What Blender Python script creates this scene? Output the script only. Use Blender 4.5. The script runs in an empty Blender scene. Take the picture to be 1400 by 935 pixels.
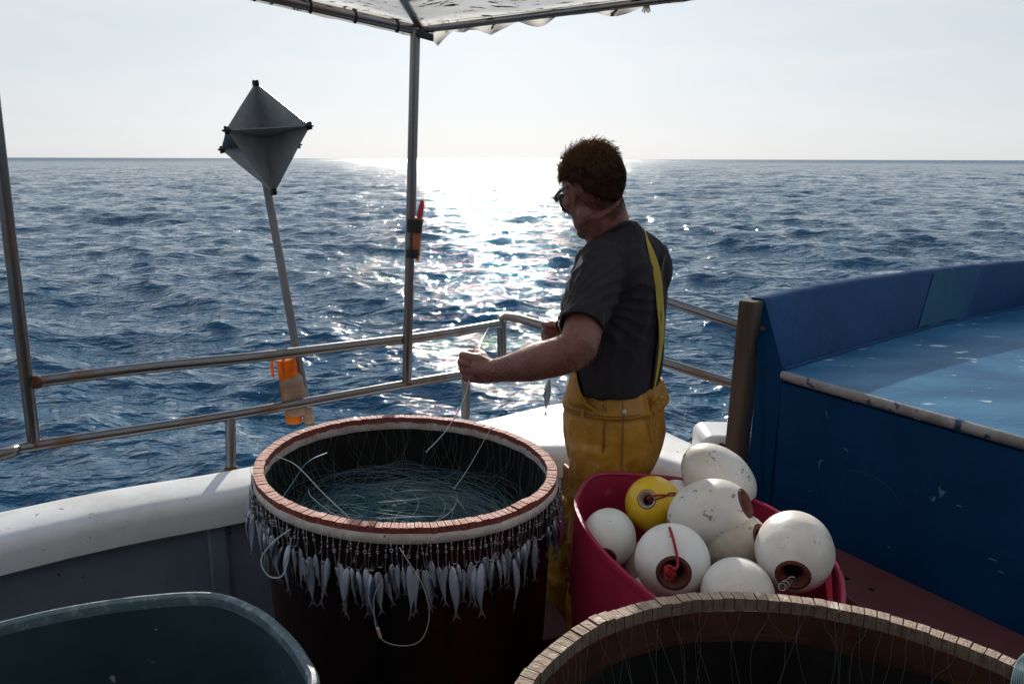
import bpy, bmesh, math, random
import numpy as np
from mathutils import Vector, Matrix, noise
R = math.radians
random.seed(7)
SC = bpy.context.scene
COL = SC.collection

# ------------------------------------------------------------------ camera
EYE = 1.74
FPX = 1400 * 28 / 36
PITCH = math.atan(250 / FPX)
ROLL = R(0.16)
cam_d = bpy.data.cameras.new('camera'); cam_d.lens = 28; cam_d.sensor_width = 36
cam_d.clip_start = 0.02; cam_d.clip_end = 60000
cam = bpy.data.objects.new('camera', cam_d); COL.objects.link(cam)
cam.matrix_world = (Matrix.Translation((0, 0, EYE)) @ Matrix.Rotation(math.pi / 2 - PITCH, 4, 'X')
                    @ Matrix.Rotation(ROLL, 4, 'Z'))
SC.camera = cam

# ------------------------------------------------------------------ sky, sun, exposure
SUN_EL, SUN_AZ = 22.0, -1.7          # azimuth from +Y towards +X
w = bpy.data.worlds.new('World'); SC.world = w; w.use_nodes = True
nt = w.node_tree; N = nt.nodes; K = nt.links
for n in list(N): N.remove(n)
out = N.new('ShaderNodeOutputWorld'); bg = N.new('ShaderNodeBackground')
sky = N.new('ShaderNodeTexSky'); sky.sky_type = 'NISHITA'; sky.sun_disc = False
sky.sun_elevation = R(SUN_EL); sky.sun_rotation = R(SUN_AZ)
sky.air_density = 1.0; sky.dust_density = 1.2; sky.ozone_density = 3.0; sky.altitude = 0
tc = N.new('ShaderNodeTexCoord')
mp = N.new('ShaderNodeMapping'); mp.inputs['Scale'].default_value = (1.1, 1.1, 7.0)
K.new(tc.outputs['Generated'], mp.inputs['Vector'])
cn = N.new('ShaderNodeTexNoise'); cn.inputs['Scale'].default_value = 2.2; cn.inputs['Detail'].default_value = 7
cn.inputs['Roughness'].default_value = 0.55; cn.inputs['Distortion'].default_value = 0.4
K.new(mp.outputs[0], cn.inputs['Vector'])
cr = N.new('ShaderNodeMapRange'); cr.inputs[1].default_value = 0.40; cr.inputs[2].default_value = 0.72
cr.inputs[3].default_value = 0.93; cr.inputs[4].default_value = 1.0
K.new(cn.outputs['Fac'], cr.inputs[0])
sh = N.new('ShaderNodeRGBToBW'); K.new(sky.outputs[0], sh.inputs[0])
# haze veil: the same brightness as the clear sky behind it but without its colour
lp = N.new('ShaderNodeMath'); lp.operation = 'POWER'; K.new(sh.outputs[0], lp.inputs[0]); lp.inputs[1].default_value = 0.16
lm = N.new('ShaderNodeMath'); lm.operation = 'MULTIPLY'; K.new(lp.outputs[0], lm.inputs[0]); lm.inputs[1].default_value = 10.3
veil = N.new('ShaderNodeMix'); veil.data_type = 'RGBA'; veil.blend_type = 'MULTIPLY'; veil.inputs[0].default_value = 1
K.new(lm.outputs[0], veil.inputs[6])
sx_ = N.new('ShaderNodeSeparateXYZ'); K.new(tc.outputs['Generated'], sx_.inputs[0])
vr = N.new('ShaderNodeValToRGB'); K.new(sx_.outputs['Z'], vr.inputs[0]); cm = N.new('ShaderNodeMix'); cm.data_type = 'RGBA'; cf = N.new('ShaderNodeMapRange'); cf.inputs[1].default_value = 0.42; cf.inputs[2].default_value = 0.75; cf.inputs[4].default_value = 0.8
K.new(cn.outputs['Fac'], cf.inputs[0]); K.new(cf.outputs[0], cm.inputs[0]); K.new(vr.outputs[0], cm.inputs[6]); cm.inputs[7].default_value = (1.03, 1.03, 1.03, 1)
K.new(cm.outputs[2], veil.inputs[7])
el = vr.color_ramp.elements; el[0].position = 0.0; el[0].color = (0.97, 0.985, 1.0, 1); el[1].position = 0.75; el[1].color = (0.30, 0.52, 0.85, 1)
e_ = el.new(0.10); e_.color = (0.91, 0.98, 1.03, 1); e_ = el.new(0.19); e_.color = (0.80, 0.93, 1.03, 1); e_ = el.new(0.30); e_.color = (1.0, 1.16, 1.27, 1); e_ = el.new(0.50); e_.color = (0.82, 1.04, 1.22, 1)
mx = N.new('ShaderNodeMix'); mx.data_type = 'RGBA'
hz = N.new('ShaderNodeMapRange'); hz.inputs[1].default_value = 0.06; hz.inputs[2].default_value = 0.55; hz.inputs[3].default_value = 1.0; hz.inputs[4].default_value = 0.9
K.new(sx_.outputs['Z'], hz.inputs[0])
hm = N.new('ShaderNodeMath'); hm.operation = 'MULTIPLY'; K.new(cr.outputs[0], hm.inputs[0]); K.new(hz.outputs[0], hm.inputs[1])
K.new(hm.outputs[0], mx.inputs[0]); K.new(sky.outputs[0], mx.inputs[6]); K.new(veil.outputs[2], mx.inputs[7])
K.new(mx.outputs[2], bg.inputs['Color']); bg.inputs['Strength'].default_value = 0.055
K.new(bg.outputs[0], out.inputs['Surface'])

sd = bpy.data.lights.new('sun', 'SUN'); sd.energy = 4.6; sd.angle = R(0.53); sd.color = (1.0, 0.93, 0.82)
so = bpy.data.objects.new('sun', sd); COL.objects.link(so)
se, sa = R(SUN_EL), R(SUN_AZ)
SUNV = Vector((math.cos(se) * math.sin(sa), math.cos(se) * math.cos(sa), math.sin(se)))
so.rotation_euler = SUNV.to_track_quat('Z', 'Y').to_euler()
so.location = SUNV * 50
vs = SC.view_settings
vs.view_transform = 'Standard'; vs.look = 'None'; vs.gamma = 1; vs.use_curve_mapping = False
vs.exposure = 0.0

# ------------------------------------------------------------------ survey helper: a sight line met with a distance or a height
def P(u, v, Y=None, z=None):
    du, dv = u - 700, v - 467.5
    c, s = math.cos(-ROLL), math.sin(-ROLL)
    du, dv = du * c - dv * s, du * s + dv * c
    d = Vector((du / FPX, math.cos(PITCH) - dv / FPX * math.sin(PITCH), -math.sin(PITCH) - dv / FPX * math.cos(PITCH)))
    t = (z - EYE) / d.z if z is not None else Y / d.y
    return Vector((0, 0, EYE)) + d * t

# ------------------------------------------------------------------ materials
def mat(name, col, rough=0.5, metal=0.0, col2=None, scale=6.0, lo=0.35, hi=0.65, spots=None, spot_scale=30, spot_lo=0.68,
        bump=0.0, bump_scale=40, trans=0.0, stretch=(1, 1, 1), spec=0.5, sss=0.0, rough2=None, coat=0.0, bump2=0.0, bump2_scale=8, spot_w=0.04, spot_rough=0.6):
    m = bpy.data.materials.new(name); m.use_nodes = True
    nt = m.node_tree; N = nt.nodes; K = nt.links
    b = N['Principled BSDF']; o = N['Material Output']
    b.inputs['Base Color'].default_value = (*col, 1); b.inputs['Roughness'].default_value = rough
    b.inputs['Metallic'].default_value = metal; b.inputs['Specular IOR Level'].default_value = spec
    b.inputs['Coat Weight'].default_value = coat
    if sss:
        b.inputs['Subsurface Weight'].default_value = sss
        b.inputs['Subsurface Radius'].default_value = (0.012, 0.004, 0.002); b.inputs['Subsurface Scale'].default_value = 1.0
    tc = N.new('ShaderNodeTexCoord'); mp = N.new('ShaderNodeMapping'); mp.inputs['Scale'].default_value = stretch
    K.new(tc.outputs['Object'], mp.inputs['Vector'])
    cur = None
    if col2:
        n = N.new('ShaderNodeTexNoise'); n.inputs['Scale'].default_value = scale; n.inputs['Detail'].default_value = 8
        n.inputs['Roughness'].default_value = 0.62
        K.new(mp.outputs[0], n.inputs['Vector'])
        r = N.new('ShaderNodeMapRange'); r.inputs[1].default_value = lo; r.inputs[2].default_value = hi
        K.new(n.outputs['Fac'], r.inputs[0])
        x = N.new('ShaderNodeMix'); x.data_type = 'RGBA'; x.inputs[6].default_value = (*col, 1); x.inputs[7].default_value = (*col2, 1)
        K.new(r.outputs[0], x.inputs[0]); cur = x.outputs[2]
        if rough2 is not None:
            rr = N.new('ShaderNodeMapRange'); rr.inputs[3].default_value = rough; rr.inputs[4].default_value = rough2
            K.new(r.outputs[0], rr.inputs[0]); K.new(rr.outputs[0], b.inputs['Roughness'])
    if spots:
        n = N.new('ShaderNodeTexNoise'); n.inputs['Scale'].default_value = spot_scale; n.inputs['Detail'].default_value = 5
        n.inputs['Roughness'].default_value = spot_rough
        K.new(mp.outputs[0], n.inputs['Vector'])
        r = N.new('ShaderNodeMapRange'); r.inputs[1].default_value = spot_lo; r.inputs[2].default_value = spot_lo + spot_w
        K.new(n.outputs['Fac'], r.inputs[0])
        x = N.new('ShaderNodeMix'); x.data_type = 'RGBA'; x.inputs[7].default_value = (*spots, 1)
        if cur: K.new(cur, x.inputs[6])
        else: x.inputs[6].default_value = (*col, 1)
        K.new(r.outputs[0], x.inputs[0]); cur = x.outputs[2]
    if cur: K.new(cur, b.inputs['Base Color'])
    last = None
    for bs, sc_, dist in ((bump, bump_scale, 0.004), (bump2, bump2_scale, 0.02)):
        if bs:
            n = N.new('ShaderNodeTexNoise'); n.inputs['Scale'].default_value = sc_; n.inputs['Detail'].default_value = 6
            K.new(mp.outputs[0], n.inputs['Vector'])
            bb = N.new('ShaderNodeBump'); bb.inputs['Strength'].default_value = bs; bb.inputs['Distance'].default_value = dist
            K.new(n.outputs['Fac'], bb.inputs['Height'])
            if last: K.new(last, bb.inputs['Normal'])
            last = bb.outputs[0]
    if last: K.new(last, b.inputs['Normal'])
    if trans:
        t = N.new('ShaderNodeBsdfTranslucent')
        if cur: K.new(cur, t.inputs['Color'])
        else: t.inputs['Color'].default_value = (*col, 1)
        ms = N.new('ShaderNodeMixShader'); ms.inputs[0].default_value = trans
        K.new(b.outputs[0], ms.inputs[1]); K.new(t.outputs[0], ms.inputs[2]); K.new(ms.outputs[0], o.inputs['Surface'])
    return m

M = {}
M['steel'] = mat('stainless_steel', (0.20, 0.195, 0.20), 0.30, 0.95, col2=(0.20, 0.11, 0.055), scale=9, lo=0.50, hi=0.72, rough2=0.55, bump=0.15, bump_scale=90)
M['rust'] = mat('rusty_weld', (0.16, 0.06, 0.02), 0.8, 0.2, col2=(0.05, 0.02, 0.01), scale=60, bump=0.5, bump_scale=150)
M['gel'] = mat('white_gelcoat', (0.70, 0.70, 0.71), 0.38, col2=(0.50, 0.47, 0.42), lo=0.48, hi=0.80, scale=5, spots=(0.22, 0.15, 0.10), spot_scale=34, spot_lo=0.665, bump=0.15, bump_scale=120, bump2=0.12, bump2_scale=5)
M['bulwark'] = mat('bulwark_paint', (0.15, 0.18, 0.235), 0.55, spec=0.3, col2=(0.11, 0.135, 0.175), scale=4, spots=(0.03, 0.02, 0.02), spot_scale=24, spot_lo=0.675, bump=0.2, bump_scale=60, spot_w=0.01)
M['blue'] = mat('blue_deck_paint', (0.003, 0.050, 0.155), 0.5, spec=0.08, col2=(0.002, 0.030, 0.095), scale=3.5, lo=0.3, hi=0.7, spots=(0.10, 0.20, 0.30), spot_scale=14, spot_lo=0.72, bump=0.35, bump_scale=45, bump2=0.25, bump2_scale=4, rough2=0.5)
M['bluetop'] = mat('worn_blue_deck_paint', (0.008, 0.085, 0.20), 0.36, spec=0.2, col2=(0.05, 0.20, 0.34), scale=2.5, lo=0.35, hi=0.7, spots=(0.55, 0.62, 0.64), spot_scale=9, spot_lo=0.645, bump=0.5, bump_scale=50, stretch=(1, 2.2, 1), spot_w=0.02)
M['teal'] = mat('teal_repair_paint', (0.008, 0.085, 0.13), 0.6, spec=0.15, col2=(0.005, 0.055, 0.13), scale=6, bump=0.3, bump_scale=60)
M['trim'] = mat('chipped_edge_trim', (0.30, 0.29, 0.29), 0.5, col2=(0.17, 0.15, 0.14), scale=12, spots=(0.02, 0.04, 0.10), spot_scale=14, spot_lo=0.56, bump=0.4, bump_scale=60, spot_w=0.015)
M['scratch'] = mat('pale_scratch', (0.10, 0.24, 0.34), 0.6)
M['wood'] = mat('weathered_wood', (0.060, 0.046, 0.037), 0.85, spec=0.2, col2=(0.13, 0.105, 0.085), scale=14, stretch=(1, 1, 0.12), bump=0.7, bump_scale=40)
M['dark'] = mat('black_plastic', (0.012, 0.012, 0.014), 0.5, col2=(0.03, 0.028, 0.026), scale=10, bump=0.2, bump_scale=60)
M['tubin'] = mat('dark_grey_tub_plastic', (0.007, 0.007, 0.008), 0.7, spec=0.12, col2=(0.016, 0.016, 0.015), scale=7, spots=(0.15, 0.14, 0.12), spot_scale=60, spot_lo=0.72, bump=0.3, bump_scale=80)
M['tubred'] = mat('dark_red_tub_plastic', (0.030, 0.004, 0.005), 0.6, spec=0.2, col2=(0.008, 0.004, 0.004), scale=3, stretch=(3, 3, 0.5), bump=0.25, bump_scale=60)
M['corktop'] = mat('rubbed_sunlit_cork_top', (0.56, 0.30, 0.25), 0.7, col2=(0.42, 0.17, 0.13), scale=45, spots=(0.74, 0.62, 0.56), spot_scale=34, spot_lo=0.62, bump=0.5, bump_scale=180)  # wear, plus sunlight on the upper faces put into the colour
M['cork'] = mat('red_brown_cork', (0.17, 0.030, 0.026), 0.75, col2=(0.26, 0.06, 0.045), scale=40, spots=(0.40, 0.18, 0.14), spot_scale=30, spot_lo=0.68, bump=0.5, bump_scale=180)  # darker than the tops: side shade put into the colour
M['cork2'] = mat('beige_brown_cork', (0.19, 0.135, 0.10), 0.85, col2=(0.12, 0.08, 0.06), scale=34, spots=(0.5, 0.42, 0.36), spot_scale=24, spot_lo=0.64, bump=0.6, bump_scale=140)  # side shade of the near strip put into the colour
M['foam'] = mat('dirty_white_foam', (0.62, 0.56, 0.52), 0.75, col2=(0.45, 0.36, 0.33), scale=20, spots=(0.12, 0.08, 0.06), spot_scale=45, spot_lo=0.66, bump=0.6, bump_scale=90)
M['brownin'] = mat('rusty_brown_lining', (0.075, 0.028, 0.018), 0.85, spec=0.1, col2=(0.032, 0.015, 0.011), scale=12, spots=(0.4, 0.32, 0.28), spot_scale=50, spot_lo=0.7, bump=0.5, bump_scale=60)
M['monodim'] = mat('grey_nylon_snood', (0.20, 0.235, 0.25), 0.45, trans=0.3)
M['corktop2'] = mat('rubbed_sunlit_beige_cork_top', (0.44, 0.34, 0.27), 0.8, col2=(0.30, 0.21, 0.16), scale=34, spots=(0.6, 0.53, 0.47), spot_scale=24, spot_lo=0.60, bump=0.6, bump_scale=140)  # beige tops: wear and sunlight both put into the colour
M['mono'] = mat('nylon_line', (0.55, 0.60, 0.60), 0.40, trans=0.35)
M['monoblue'] = mat('pale_blue_nylon_line', (0.03, 0.22, 0.36), 0.45, trans=0.35, col2=(0.42, 0.58, 0.60), scale=5)
M['hook'] = mat('galvanised_hook', (0.45, 0.45, 0.46), 0.32, 0.9)
M['greytub'] = mat('grey_green_tub_plastic', (0.022, 0.046, 0.060), 0.55, spec=0.15, col2=(0.034, 0.062, 0.078), scale=4, spots=(0.30, 0.33, 0.33), spot_scale=30, spot_lo=0.70, bump=0.2, bump_scale=70)
M['greyrim'] = mat('scuffed_tub_rim', (0.08, 0.125, 0.15), 0.5, col2=(0.34, 0.40, 0.42), scale=45, lo=0.50, hi=0.80, bump=0.6, bump_scale=60)
M['pink'] = mat('raspberry_tub_plastic', (0.46, 0.025, 0.09), 0.42, col2=(0.38, 0.02, 0.07), scale=5, spots=(0.60, 0.22, 0.30), spot_scale=13, spot_lo=0.68, bump=0.25, bump_scale=80, trans=0.32, spot_w=0.12)
M['buoy'] = mat('white_float_plastic', (0.76, 0.74, 0.71), 0.40, col2=(0.60, 0.53, 0.45), scale=7, lo=.42, hi=.7, spots=(0.16, 0.13, 0.10), spot_scale=18, spot_lo=0.63, spot_rough=0.80, bump=0.25, bump_scale=70, sss=0.0, spot_w=0.03)
M['buoydirty'] = mat('stained_float_plastic', (0.58, 0.51, 0.42), 0.5, col2=(0.44, 0.37, 0.29), scale=9, spots=(0.14, 0.11, 0.08), spot_scale=30, spot_lo=0.64, bump=0.3, bump_scale=70)
M['buoyyel'] = mat('yellow_float_plastic', (0.78, 0.50, 0.02), 0.35, col2=(0.70, 0.42, 0.02), scale=8, spots=(0.25, 0.15, 0.03), spot_scale=30, spot_lo=0.70, bump=0.15, bump_scale=70)
M['eye'] = mat('brown_float_socket', (0.15, 0.035, 0.022), 0.6, col2=(0.09, 0.022, 0.016), scale=30, bump=0.4, bump_scale=90)
M['buoyspeck'] = mat('speckled_float_plastic', (0.74, 0.71, 0.67), 0.42, col2=(0.62, 0.57, 0.51), scale=9, spots=(0.13, 0.11, 0.08), spot_scale=20, spot_lo=0.585, spot_rough=0.82, bump=0.25, bump_scale=70, spot_w=0.05)
M['eyepale'] = mat('pale_float_socket', (0.55, 0.38, 0.34), 0.5, col2=(0.42, 0.27, 0.22), scale=30)
M['redrope'] = mat('red_cord', (0.42, 0.012, 0.02), 0.7, col2=(0.25, 0.01, 0.015), scale=120, bump=0.6, bump_scale=300)
M['skin'] = mat('tanned_skin', (0.20, 0.075, 0.052), 0.5, col2=(0.14, 0.045, 0.034), scale=20, bump=0.4, bump_scale=160, sss=0.12, bump2=0.25, bump2_scale=30)
M['shirt'] = mat('charcoal_cotton', (0.018, 0.016, 0.021), 0.9, col2=(0.026, 0.023, 0.029), scale=7, bump=0.3, bump_scale=350, bump2=0.35, bump2_scale=7, spec=0.2)
M['oil'] = mat('mustard_oilskin', (0.42, 0.20, 0.013), 0.50, col2=(0.28, 0.125, 0.010), scale=5, spots=(0.30, 0.22, 0.10), spot_scale=10, spot_lo=0.64, bump=0.25, bump_scale=140, bump2=0.9, bump2_scale=9, spot_w=0.15)
M['seam'] = mat('dark_seam_thread', (0.10, 0.055, 0.012), 0.8)
M['strapyel'] = mat('yellow_green_strap', (0.36, 0.27, 0.018), 0.6, bump=0.3, bump_scale=200)
M['strapblk'] = mat('black_elastic_strap', (0.012, 0.012, 0.014), 0.75, bump=0.3, bump_scale=300)
M['hair'] = mat('auburn_hair', (0.035, 0.015, 0.008), 0.75, spec=0.12, col2=(0.022, 0.010, 0.006), scale=30, bump=0.7, bump_scale=160)
M['curl'] = mat('sunlit_hair_curl', (0.27, 0.14, 0.055), 0.42, trans=0.65)  # paler than the cap: sunlight on the top curls put into the colour
M['armhair'] = mat('fair_arm_hair', (0.45, 0.28, 0.15), 0.45, trans=0.5)
M['stubble'] = mat('stubble_skin', (0.13, 0.06, 0.042), 0.7, bump=0.5, bump_scale=300)
M['lens'] = mat('dark_lens', (0.004, 0.005, 0.007), 0.25, spec=0.25)
M['silver'] = mat('silver_fish_skin', (0.50, 0.53, 0.60), 0.30, 0.25, col2=(0.28, 0.31, 0.38), scale=30, spots=(0.05, 0.05, 0.06), spot_scale=60, spot_lo=0.66, bump=0.3, bump_scale=200, stretch=(1, 1, 0.35))
M['fin'] = mat('fish_fin', (0.16, 0.16, 0.17), 0.45, trans=0.3)
M['canvas'] = mat('grubby_white_canvas', (0.92, 0.91, 0.90), 0.8, col2=(0.83, 0.80, 0.76), scale=5, spots=(0.09, 0.055, 0.04), spot_scale=17, spot_lo=0.60, trans=0.82, stretch=(1, 2.2, 1), spot_w=0.02, bump2=0.4, bump2_scale=6)
M['panel'] = mat('grey_painted_panel', (0.14, 0.165, 0.19), 0.42, 0.3, col2=(0.24, 0.24, 0.24), scale=10, spots=(0.10, 0.08, 0.07), spot_scale=40, spot_lo=0.66, bump=0.2, bump_scale=80)
M['pole'] = mat('grey_fibreglass_pole', (0.20, 0.205, 0.22), 0.5, col2=(0.13, 0.13, 0.135), scale=16, stretch=(1, 1, 0.3), bump=0.2, bump_scale=60)
M['orange'] = mat('orange_lamp_plastic', (0.90, 0.36, 0.025), 0.35, trans=0.50, col2=(0.75, 0.20, 0.01), scale=20)
M['tape'] = mat('brown_packing_tape', (0.36, 0.22, 0.14), 0.45, col2=(0.48, 0.32, 0.22), scale=25, stretch=(0.5, 0.5, 3), bump=0.7, bump_scale=60, trans=0.15)
M['sheath'] = mat('orange_brown_sheath', (0.42, 0.15, 0.06), 0.5, col2=(0.30, 0.10, 0.04), scale=20, trans=0.1)
M['redplastic'] = mat('red_handle_plastic', (0.36, 0.02, 0.03), 0.4)
M['redfloor'] = mat('red_painted_board', (0.13, 0.042, 0.05), 0.6, spec=0.25, col2=(0.09, 0.035, 0.04), scale=5, spots=(0.02, 0.015, 0.015), spot_scale=20, spot_lo=0.70, bump=0.3, bump_scale=90, bump2=0.2, bump2_scale=6)
M['deck'] = mat('deck_paint', (0.10, 0.035, 0.04), 0.6, col2=(0.05, 0.03, 0.035), scale=6, bump=0.3, bump_scale=60)
M['blocker'] = mat('blocker_paint', (0.20, 0.22, 0.25), 0.5, col2=(0.16, 0.17, 0.19), scale=3)  # for the unseen block added behind the camera
M['bluebag'] = mat('dark_blue_cloth', (0.01, 0.03, 0.08), 0.8, bump=0.5, bump_scale=60)

# ------------------------------------------------------------------ mesh helpers
class MB:
    def __init__(s): s.v = []; s.f = []
    def add(s, vs_, fs):
        o = len(s.v); s.v += [tuple(v) for v in vs_]; s.f += [tuple(i + o for i in f) for f in fs]
    def rings(s, rings, closed=True, caps=True, cyc=False):
        n = len(rings[0]); vs_ = [v for r in rings for v in r]; fs = []
        m = len(rings)
        for i in range(m if cyc else m - 1):
            a, b = i * n, ((i + 1) % m) * n
            for j in range(n if closed else n - 1):
                k = (j + 1) % n
                fs.append((a + j, a + k, b + k, b + j))
        if caps and closed and not cyc:
            fs.append(tuple(range(n))[::-1]); fs.append(tuple((m - 1) * n + j for j in range(n)))
        s.add(vs_, fs)
    def tube(s, pts, rad, n=12, dome=False, flat=1.0, up=None, caps=True):
        pts = [Vector(p) for p in pts]
        if not hasattr(rad, '__len__'): rad = [rad] * len(pts)
        rad = list(rad)
        if dome:
            d0 = (pts[0] - pts[1]).normalized(); d1 = (pts[-1] - pts[-2]).normalized()
            a = [(pts[0] + d0 * rad[0] * math.sin(t), rad[0] * max(math.cos(t), .08)) for t in (1.45, 1.1, .7, .35)]
            b = [(pts[-1] + d1 * rad[-1] * math.sin(t), rad[-1] * max(math.cos(t), .08)) for t in (.35, .7, 1.1, 1.45)]
            pts = [q[0] for q in a] + pts + [q[0] for q in b]; rad = [q[1] for q in a] + rad + [q[1] for q in b]
        rs = []; x = None
        for i, p in enumerate(pts):
            t = (pts[min(i + 1, len(pts) - 1)] - pts[max(i - 1, 0)])
            t = t.normalized() if t.length > 1e-9 else Vector((0, 0, 1))
            if x is None:
                ref = Vector(up) if up else (Vector((0, 0, 1)) if abs(t.z) < .9 else Vector((1, 0, 0)))
                x = ref - t * ref.dot(t)
            else: x = x - t * x.dot(t)
            x.normalize(); y = t.cross(x)
            rs.append([p + x * (rad[i] * math.cos(2 * math.pi * j / n)) + y * (rad[i] * flat * math.sin(2 * math.pi * j / n)) for j in range(n)])
        s.rings(rs, caps=caps)
    def ellipsoid(s, c, a, b, d, n=20, m=12):
        c = Vector(c); a, b, d = Vector(a), Vector(b), Vector(d); rs = []
        for i in range(1, m):
            t = math.pi * i / m
            rs.append([c + d * math.cos(t) + (a * math.cos(2 * math.pi * j / n) + b * math.sin(2 * math.pi * j / n)) * math.sin(t) for j in range(n)])
        s.rings(rs)
    def box(s, c, ax, ay, az):
        c = Vector(c); ax, ay, az = Vector(ax), Vector(ay), Vector(az)
        vs_ = [c + ax * i + ay * j + az * k for k in (-1, 1) for j in (-1, 1) for i in (-1, 1)]
        s.add(vs_, [(0, 2, 3, 1), (4, 5, 7, 6), (0, 1, 5, 4), (2, 6, 7, 3), (0, 4, 6, 2), (1, 3, 7, 5)])
    def prism(s, poly, z0, z1):
        n = len(poly)
        s.add([(p[0], p[1], z0) for p in poly] + [(p[0], p[1], z1) for p in poly],
              [tuple(range(n))[::-1], tuple(range(n, 2 * n))] + [(i, (i + 1) % n, n + (i + 1) % n, n + i) for i in range(n)])
    def mesh(s, name):
        me = bpy.data.meshes.new(name); me.from_pydata(s.v, [], s.f); me.update(); return me
    def build(s, name, m, parent=None, smooth=True, bevel=0, seg=2, loc=None, subsurf=0, angle=40, fix=True):
        me = s.mesh(name)
        if fix:
            bm = bmesh.new(); bm.from_mesh(me); bmesh.ops.recalc_face_normals(bm, faces=bm.faces); bm.to_mesh(me); bm.free()
        o = bpy.data.objects.new(name, me); COL.objects.link(o)
        me.materials.append(m)
        if loc is not None:
            me.transform(Matrix.Translation(-Vector(loc))); o.location = loc
        if smooth: me.shade_smooth()
        if bevel:
            b = o.modifiers.new('b', 'BEVEL'); b.width = bevel; b.segments = seg; b.limit_method = 'ANGLE'; b.angle_limit = R(35); b.harden_normals = False
        if subsurf:
            q = o.modifiers.new('s', 'SUBSURF'); q.levels = subsurf; q.render_levels = subsurf
        if smooth and angle < 180 and not subsurf:
            try: me.set_sharp_from_angle(angle=R(angle))
            except Exception: pass
        if parent: attach(o, parent)
        return o
def attach(o, parent):
    bpy.context.view_layer.update()
    o.parent = parent; o.matrix_parent_inverse = parent.matrix_world.inverted()
def empty(name, loc, label=None, cat=None, group=None, rot=None):
    o = bpy.data.objects.new(name, None); COL.objects.link(o); o.location = loc; o.empty_display_size = 0.1
    if rot: o.rotation_euler = rot
    if label: tag(o, label, cat, group)
    bpy.context.view_layer.update()
    return o
def tag(o, label=None, cat=None, group=None, kind=None):
    if label: o['label'] = label
    if cat: o['category'] = cat
    if group: o['group'] = group
    if kind: o['kind'] = kind
    return o
def smooth_path(pts, n=8):
    pts = [Vector(p) for p in pts]; out_ = []
    for i in range(len(pts) - 1):
        p0, p1, p2, p3 = pts[max(i - 1, 0)], pts[i], pts[i + 1], pts[min(i + 2, len(pts) - 1)]
        for k in range(n):
            t = k / n
            out_.append(0.5 * ((2 * p1) + (p2 - p0) * t + (2 * p0 - 5 * p1 + 4 * p2 - p3) * t * t + (3 * p1 - p0 - 3 * p2 + p3) * t ** 3))
    out_.append(pts[-1]); return out_
def closed_path(pts, n=10):
    m = len(pts); pts = [Vector(p) for p in pts]; out_ = []
    for i in range(m):
        p0, p1, p2, p3 = pts[(i - 1) % m], pts[i], pts[(i + 1) % m], pts[(i + 2) % m]
        for k in range(n):
            t = k / n
            out_.append(0.5 * ((2 * p1) + (p2 - p0) * t + (2 * p0 - 5 * p1 + 4 * p2 - p3) * t * t + (3 * p1 - p0 - 3 * p2 + p3) * t ** 3))
    return out_
def lerp_list(a, k):
    a = list(a); x = k * (len(a) - 1); i = min(int(x), len(a) - 2); return a[i] + (a[i + 1] - a[i]) * (x - i)
def remeshed(mb, name, voxel, smooth_it, fac=0.5):
    me = mb.mesh(name); o = bpy.data.objects.new(name, me); COL.objects.link(o)
    bm = bmesh.new(); bm.from_mesh(me); bmesh.ops.recalc_face_normals(bm, faces=bm.faces); bm.to_mesh(me); bm.free()
    r = o.modifiers.new('r', 'REMESH'); r.mode = 'VOXEL'; r.voxel_size = voxel; r.use_smooth_shade = True
    q = o.modifiers.new('q', 'SMOOTH'); q.iterations = smooth_it; q.factor = fac
    dg = bpy.context.evaluated_depsgraph_get()
    new = bpy.data.meshes.new_from_object(o.evaluated_get(dg)); new.name = name
    bpy.data.objects.remove(o); bpy.data.meshes.remove(me)
    new.shade_smooth(); return new
def mesh_obj(name, me, m, parent=None):
    o = bpy.data.objects.new(name, me); COL.objects.link(o); me.materials.clear(); me.materials.append(m)
    if parent: attach(o, parent)
    return o

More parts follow.
